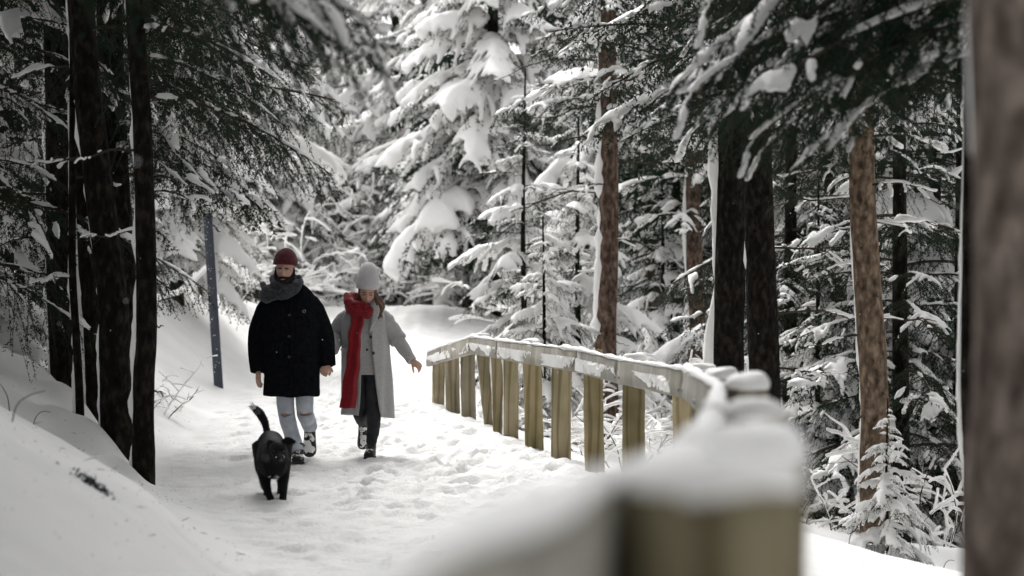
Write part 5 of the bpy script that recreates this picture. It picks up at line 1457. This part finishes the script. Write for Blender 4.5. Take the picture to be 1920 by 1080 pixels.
    for iz, (y, cx, hw, hd, gap) in enumerate(rows):
        c0 = Q(cx, y, 0.0)
        f = sstep(600, 780, y)
        # opening: angles from the centre front; the far edge lies more to the image right
        a = np.linspace(gap * 1.35 + 0.02, 2 * np.pi - gap * 0.55, ks)
        prof = []
        for off in (0.0, -0.011):
            x = c0[0] + (hw + off) * np.sign(np.sin(a)) * np.abs(np.sin(a)) ** 0.85
            yy = -(hd + off) * np.sign(np.cos(a)) * np.abs(np.cos(a)) ** 0.85
            wav = 0.020 * f * np.sin(a * 5 + 0.6) + 0.006 * np.sin(a * 9 + y * 0.02)
            x = x + wav * np.sin(a); yy = yy - wav * np.cos(a)
            z = np.full(ks, c0[2]) + f * (0.022 * np.sin(a + 2.4) + 0.03 * (np.cos(a) < -0.2))
            prof.append(np.stack([x, yy, z], -1))
        R.append(np.concatenate([prof[0], prof[1][::-1]]))
    R = np.array(R)
    V, T = loft(R, cap=False)
    nr = len(R); k2 = 2 * ks
    i = np.arange(ks - 1)
    for base in (0, (nr - 1) * k2):
        T = np.concatenate([T, np.stack([base + i, base + i + 1, base + k2 - 2 - i], -1), np.stack([base + i, base + k2 - 2 - i, base + k2 - 1 - i], -1)])
    V = V + (vnormals(V, T) * 0) + 0.006 * np.stack([fbm(V * np.array((6, 6, 3)), 1.0, 3, 61), fbm(V * np.array((6, 6, 3)), 1.0, 3, 62), 0 * V[:, 0]], -1)
    co = build('coat', Geo().add(V, T), GREY_WOOL, t)
    for sh, el, e2, rad in ((shL + np.array((0.03, 0, 0.0)), elL, elL * 0.45 + wrL * 0.55, (0.060, 0.084, 0.078, 0.068)), (shR + np.array((-0.03, 0, 0.0)), elR + np.array((-0.01, 0, 0.01)), elR * 0.82 + wrR * 0.18, (0.060, 0.084, 0.080, 0.080))):
        q = spline([sh, sh * 0.5 + el * 0.5 + np.array((0, 0, 0.005)), el, e2], 30)
        V, T = tube(q, np.interp(np.linspace(0, 1, 30), [0, 0.25, 0.7, 1], rad), sides=30, ref=(0, 1, 0))
        V = V + vnormals(V, T) * (0.012 * fbm(V * np.array((9, 9, 22)), 1.0, 3, 71))[:, None]
        build('coat_sleeve', Geo().add(V, T), GREY_WOOL, t)
    for (bx, by, yy) in ((696, 631, -0.176), (701, 661, -0.186)):
        build('button', Geo().add(*ball(Q(bx + 1.5, by, yy), (0.014, 0.006, 0.014), 8)), BUTTON, co)
    # collar/lapel on the side away from the scarf
    g = Geo()
    for sgn, pts in ((1, [Q(700, 566, -0.075), Q(706, 580, -0.125), Q(703, 600, -0.165), Q(695, 622, -0.178)]),):
        g.add(*tube(spline(pts, 14), np.interp(np.linspace(0, 1, 14), [0, 0.4, 1], [0.03, 0.036, 0.006]), 0.010, sides=8, ref=(1, 0, 0)))
    build('lapel', g, GREY_WOOL, co)
    g = Geo().add(*tube(np.array([Q(641, 655, -0.10), Q(646, 654, -0.14), Q(653, 653, -0.165)]), 0.014, 0.008, sides=8, ref=(0, 0, 1)))
    build('pocket_flap', g, GREY_WOOL, co)
    # scarf
    sc = Geo()
    sc.add(*ring_tube(Q(678, 572, -0.03), 0.108, 0.115, 0.036, 0.30, 0.34, 1))
    sc.add(*ring_tube(Q(677, 580, -0.04), 0.116, 0.122, 0.034, 0.34, 0.30, 2))
    sc.add(*ring_tube(Q(675, 566, -0.015), 0.102, 0.112, 0.032, 0.32, 0.42, 4))
    sc.add(*tube(spline([Q(650, 552, -0.03), Q(655, 572, -0.13), Q(672, 588, -0.170), Q(692, 588, -0.155), Q(700, 578, -0.09)], 18), 0.028, 0.030, sides=10))
    s1 = cloth(sc, 'scarf', RED_KNIT, t, 0.008, 2, 0.010, (12, 12, 34), 16)
    path = spline([Q(674, 572, -0.160), Q(672, 605, -0.196), Q(667, 650, -0.212), Q(661, 700, -0.226), Q(657, 763, -0.240)], 60)
    hw = np.interp(np.linspace(0, 1, 60), [0, 0.15, 0.5, 1], [0.058, 0.060, 0.056, 0.070])
    th = np.linspace(0, 2 * np.pi, 44, endpoint=False)
    R = []
    for i2, (c0, w) in enumerate(zip(path, hw)):
        ct, st = np.cos(th), np.sin(th)
        x = w * np.sign(ct) * np.abs(ct) ** 0.5
        y = 0.010 * np.sign(st) * np.abs(st) ** 0.6 + 0.014 * np.sin(x / w * 4.5 + 0.4 + i2 * 0.05) + 0.008 * np.sin(i2 * 0.22) + 0.02 * (x / w) ** 2
        x = x + 0.008 * np.sin(i2 * 0.17 + 1) + 0.004 * np.sin(i2 * 0.5)
        z = 0 * x + 0.004 * np.sin(x * 60)
        R.append(np.stack([c0[0] + x, c0[1] + y, c0[2] + z], -1))
    build('hanging_end', Geo().add(*loft(R)), RED_KNIT, s1)
    # legs
    for pts, rad, sd in ((LEG_A, (0.094, 0.085, 0.062, 0.058, 0.046), 5),
                         (LEG_B, (0.09, 0.08, 0.062, 0.058, 0.048), 6)):
        build('legging', Geo().add(*trouser_leg(pts, rad, sd, None, wr=0.004)), LEGGING, t)
    boot('boot', t, ankA + np.array((0, 0, 0.0)), rotz(-0.08), L=0.25, h=0.10, w=0.046, snow=0.25, seed=8, shaft=0.10)
    boot('boot', t, ankB, rotz(0.04) @ rotx(math.radians(58)), L=0.25, h=0.10, w=0.047, snow=0.5, seed=9, shaft=0.08)

def dog():
    px0, d = 514, 16.9
    x0 = PX(px0, d); zb = gz(x0, d) - 0.010
    FUR = mat('black_fur', (0.003, 0.003, 0.0035), (0.008, 0.008, 0.009), 18, 0.65, 0.5, 140, stretch=(1, 1, 0.3), dist=0.006, spec=0.12)
    WHITE_FUR = mat('white_fur', (0.55, 0.54, 0.53), (0.7, 0.69, 0.68), 20, 0.8, 0.4, 140)
    g = Geo()
    # trunk: deep chest narrowing to the belly
    R = []
    for y, x, z, rx, rz in ((-0.09, 0.0, 0.30, 0.03, 0.05), (-0.07, 0.0, 0.295, 0.078, 0.095), (-0.02, -0.004, 0.290, 0.104, 0.118), (0.08, -0.006, 0.305, 0.112, 0.130), (0.2, -0.008, 0.320, 0.112, 0.128), (0.34, -0.01, 0.345, 0.100, 0.108), (0.46, -0.012, 0.365, 0.092, 0.098), (0.57, -0.014, 0.372, 0.100, 0.106), (0.66, -0.014, 0.370, 0.07, 0.08), (0.70, -0.014, 0.37, 0.02, 0.03)):
        th = np.linspace(0, 2 * np.pi, 28, endpoint=False)
        R.append(np.stack([x + rx * np.cos(th), np.full(28, y), z + rz * np.sin(th)], -1))
    g.add(*loft(R))
    # neck and head, carried low and forward, turned a little
    g.add(*tube(spline([(0, 0.0, 0.335), (0.006, -0.09, 0.37), (0.016, -0.17, 0.392)], 10), np.linspace(0.10, 0.064, 10), sides=18))
    Rh = rotz(0.12) @ rotx(math.radians(18))
    hc = np.array((0.020, -0.205, 0.392))
    hd = lambda x, y, z: Rh @ np.array((x, y, z)) + hc
    g.add(*ball(hc, (0.058, 0.076, 0.056), 16, Rh))
    g.add(*tube(np.array([hd(0, -0.03, -0.012), hd(0, -0.08, -0.022), hd(0, -0.125, -0.028), hd(0, -0.148, -0.028)]), (0.05, 0.038, 0.031, 0.022), (0.046, 0.034, 0.028, 0.02), sides=16))
    g.add(*tube(np.array([hd(0, -0.02, -0.045), hd(0, -0.08, -0.05), hd(0, -0.12, -0.05)]), (0.035, 0.024, 0.014), sides=12))   # lower jaw
    for s in (-1, 1):
        g.add(*ball(hd(s * 0.028, -0.052, 0.022), (0.014, 0.014, 0.010), 8))                                                     # brows
    def ear(pts, w):
        q = spline(pts, 12)
        return tube(q, np.interp(np.linspace(0, 1, 12), [0, 0.35, 0.75, 1], [0.026, 0.034, 0.024, 0.006]) * w, 0.010, sides=12, ref=(0, 0, 1))
    g.add(*ear([hd(0.034, 0.015, 0.045), np.array((0.083, -0.175, 0.452)), np.array((0.118, -0.185, 0.444)), np.array((0.142, -0.19, 0.436))], 0.85))
    g.add(*ear([hd(-0.034, 0.02, 0.045), hd(-0.056, 0.05, 0.03), hd(-0.062, 0.055, 0.005), hd(-0.060, 0.05, -0.02)], 0.7))
    def leg(pts, rad):
        g.add(*tube(spline(pts, 24), np.interp(np.linspace(0, 1, 24), np.linspace(0, 1, len(rad)), rad), sides=14))
    leg([(-0.062, 0.02, 0.30), (-0.066, 0.05, 0.19), (-0.052, 0.005, 0.105), (-0.030, -0.01, 0.05), (-0.016, -0.03, 0.022)], (0.06, 0.043, 0.030, 0.024, 0.024))
    leg([(0.060, 0.02, 0.30), (0.064, 0.045, 0.19), (0.062, 0.0, 0.105), (0.061, 0.005, 0.05), (0.060, -0.025, 0.022)], (0.06, 0.043, 0.030, 0.025, 0.024))
    for px_, dy in ((-0.012, -0.01), (0.060, -0.005)):
        g.add(*ball((px_, -0.052 + dy, 0.018), (0.029, 0.042, 0.019), 12))
        for q in (-1.5, -0.5, 0.5, 1.5):
            g.add(*ball((px_ + q * 0.0125, -0.085 + dy + abs(q) * 0.006, 0.013), (0.0085, 0.016, 0.012), 8))
    for s, hx, py_ in ((-1, -0.038, 0.60), (1, 0.058, 0.66)):
        leg([(s * 0.062, 0.56, 0.37), (s * 0.068, 0.47, 0.235), (s * 0.062, 0.60, 0.155), (hx, py_ + 0.02, 0.125), (hx, py_, 0.06), (hx, py_ - 0.02, 0.022)], (0.085, 0.062, 0.036, 0.026, 0.022, 0.023))
        g.add(*ball((hx, py_ - 0.05, 0.018), (0.028, 0.045, 0.019), 12))
    tail = spline([(-0.02, 0.64, 0.41), (-0.038, 0.69, 0.47), (-0.060, 0.70, 0.545), (-0.098, 0.70, 0.605), (-0.142, 0.70, 0.640)], 24)
    g.add(*tube(tail, np.interp(np.linspace(0, 1, 24), [0, 0.25, 0.7, 0.92, 1], [0.030, 0.025, 0.032, 0.026, 0.012]), sides=14))
    V, T = remesh(g, 0.0075, 3, 0.5, 0.5)
    N = vnormals(V, T)
    V = V + N * (0.004 * fbm(V * np.array((30, 30, 14)), 1.0, 3, 5))[:, None]
    c = V[T].mean(1)
    rough = 0.012 * vnoise(c, 90, 3)
    white = (np.linalg.norm(c - tail[-1], axis=1) < 0.030 + rough)
    for (cx, cz, r) in ((-0.034, 0.190, 0.006), (0.026, 0.186, 0.006)):
        white |= (((c[:, 0] - cx) / 1.6) ** 2 + (c[:, 2] - cz) ** 2 < (r + 0.5 * rough) ** 2) & (c[:, 1] < 0.05)
    t = link('dog', mesh_np('dog', V, T, [FUR, WHITE_FUR], white.astype(int)), None, (x0, d, zb - 0.006))
    t.rotation_euler = (0, 0, 0.12)
    tag(t, 'black dog trotting ahead of the couple with raised white tipped tail', 'dog')
    rng = np.random.default_rng(9)
    h = Geo()       # loose hair at the tail tip
    d0 = tail[-1] - tail[-4]; d0 /= np.linalg.norm(d0)
    for i in range(46):
        dr = d0 + rng.normal(0, 0.35, 3); dr /= np.linalg.norm(dr)
        p = tail[-1] - d0 * rng.uniform(0.0, 0.03) + rng.normal(0, 0.008, 3)
        h.add(*tube(np.array([p, p + dr * 0.02, p + dr * 0.04 + np.array((0, 0, -0.004))]), (0.0025, 0.0018, 0.0004), sides=4))
    o = build('tail_tuft', h, WHITE_FUR, t); o['kind'] = 'stuff'
    # coat hair lying over the body
    k = 9000
    fi = rng.integers(0, len(T), k)
    tri = V[T[fi]]; w = rng.dirichlet((1, 1, 1), k)
    p0 = (tri * w[..., None]).sum(1); nn = N[T[fi, 0]]
    keep = ~white[fi]; p0, nn = p0[keep], nn[keep]
    lay = np.array((0, 0.7, -0.75)) + rng.normal(0, 0.25, (len(p0), 3))
    lay -= (lay * nn).sum(1, keepdims=True) * nn * 0.85
    lay = lay / (np.linalg.norm(lay, axis=1, keepdims=True) + 1e-9) + nn * 0.30
    sd = np.cross(lay, nn); sd /= np.linalg.norm(sd, axis=1, keepdims=True) + 1e-9
    ln = np.where(p0[:, 2] < 0.10, 0.008, 0.020)[:, None] * rng.uniform(0.6, 1.3, (len(p0), 1))
    FV = np.stack([p0 - sd * 0.0016, p0 + sd * 0.0016, p0 + lay * ln], 1).reshape(-1, 3)
    o = link('fur', mesh_np('fur', FV, np.arange(len(FV)).reshape(-1, 3), [FUR], smooth=False), t); o['kind'] = 'stuff'
    for s in (-1, 1):
        build('eye', Geo().add(*ball(hd(s * 0.030, -0.058, 0.012), 0.0085, 8)), EYE_DARK, t)
    build('nose', Geo().add(*ball(hd(0, -0.152, -0.022), (0.015, 0.010, 0.011), 9)), EYE_DARK, t)
    s2 = Geo()
    for i in range(12):
        s2.add(*ball(hd(rng.uniform(-0.03, 0.035), -0.11 + rng.normal(0, 0.01), -0.006 + rng.normal(0, 0.004)), rng.uniform(0.0015, 0.004), 5))
    o = build('stuck_snow', s2, SNOW, t); o['kind'] = 'stuff'

def people():
    man(); woman(); dog()
import time as _time
_t0 = _time.time()
def _lap(s):
    print('LAP', s, round(_time.time() - _t0, 1), flush=True)
for _px, _d, _w, _r in ((123, 22.0, 0.12, 0.35), (178, 20.6, 0.10, 0.25), (222, 19.2, 0.08, 0.25), (270, 18.2, 0.05, 0.2), (1138, 31, 0.1, 0.4), (1370, 23, 0.12, 0.4), (1441, 22, 0.12, 0.4), (1642, 20, 0.1, 0.35)):
    WELLS.append((PX(_px, _d), _d, _w, _r))
for _px, _d, _up, _r in ((270, 18.2, 0.13, 0.20), (222, 19.2, 0.30, 0.30), (178, 20.6, 0.24, 0.28), (151, 19.4, 0.10, 0.15), (123, 22.0, 0.16, 0.3)):
    WELLS.append((PX(_px, _d) - 0.15, _d - 0.12, -_up, _r))       # snow blown up against the trunks
make_ground(); _lap('ground')
make_templates(); _lap('templates')
main_trees(); _lap('main trees')
forest(); _lap('forest')
shrubs(); litter(); pole(); fence(); _lap('fence')
people(); _lap('people')
falling_snow()
HAZE = 0.0
if HAZE:
    haze(HAZE)
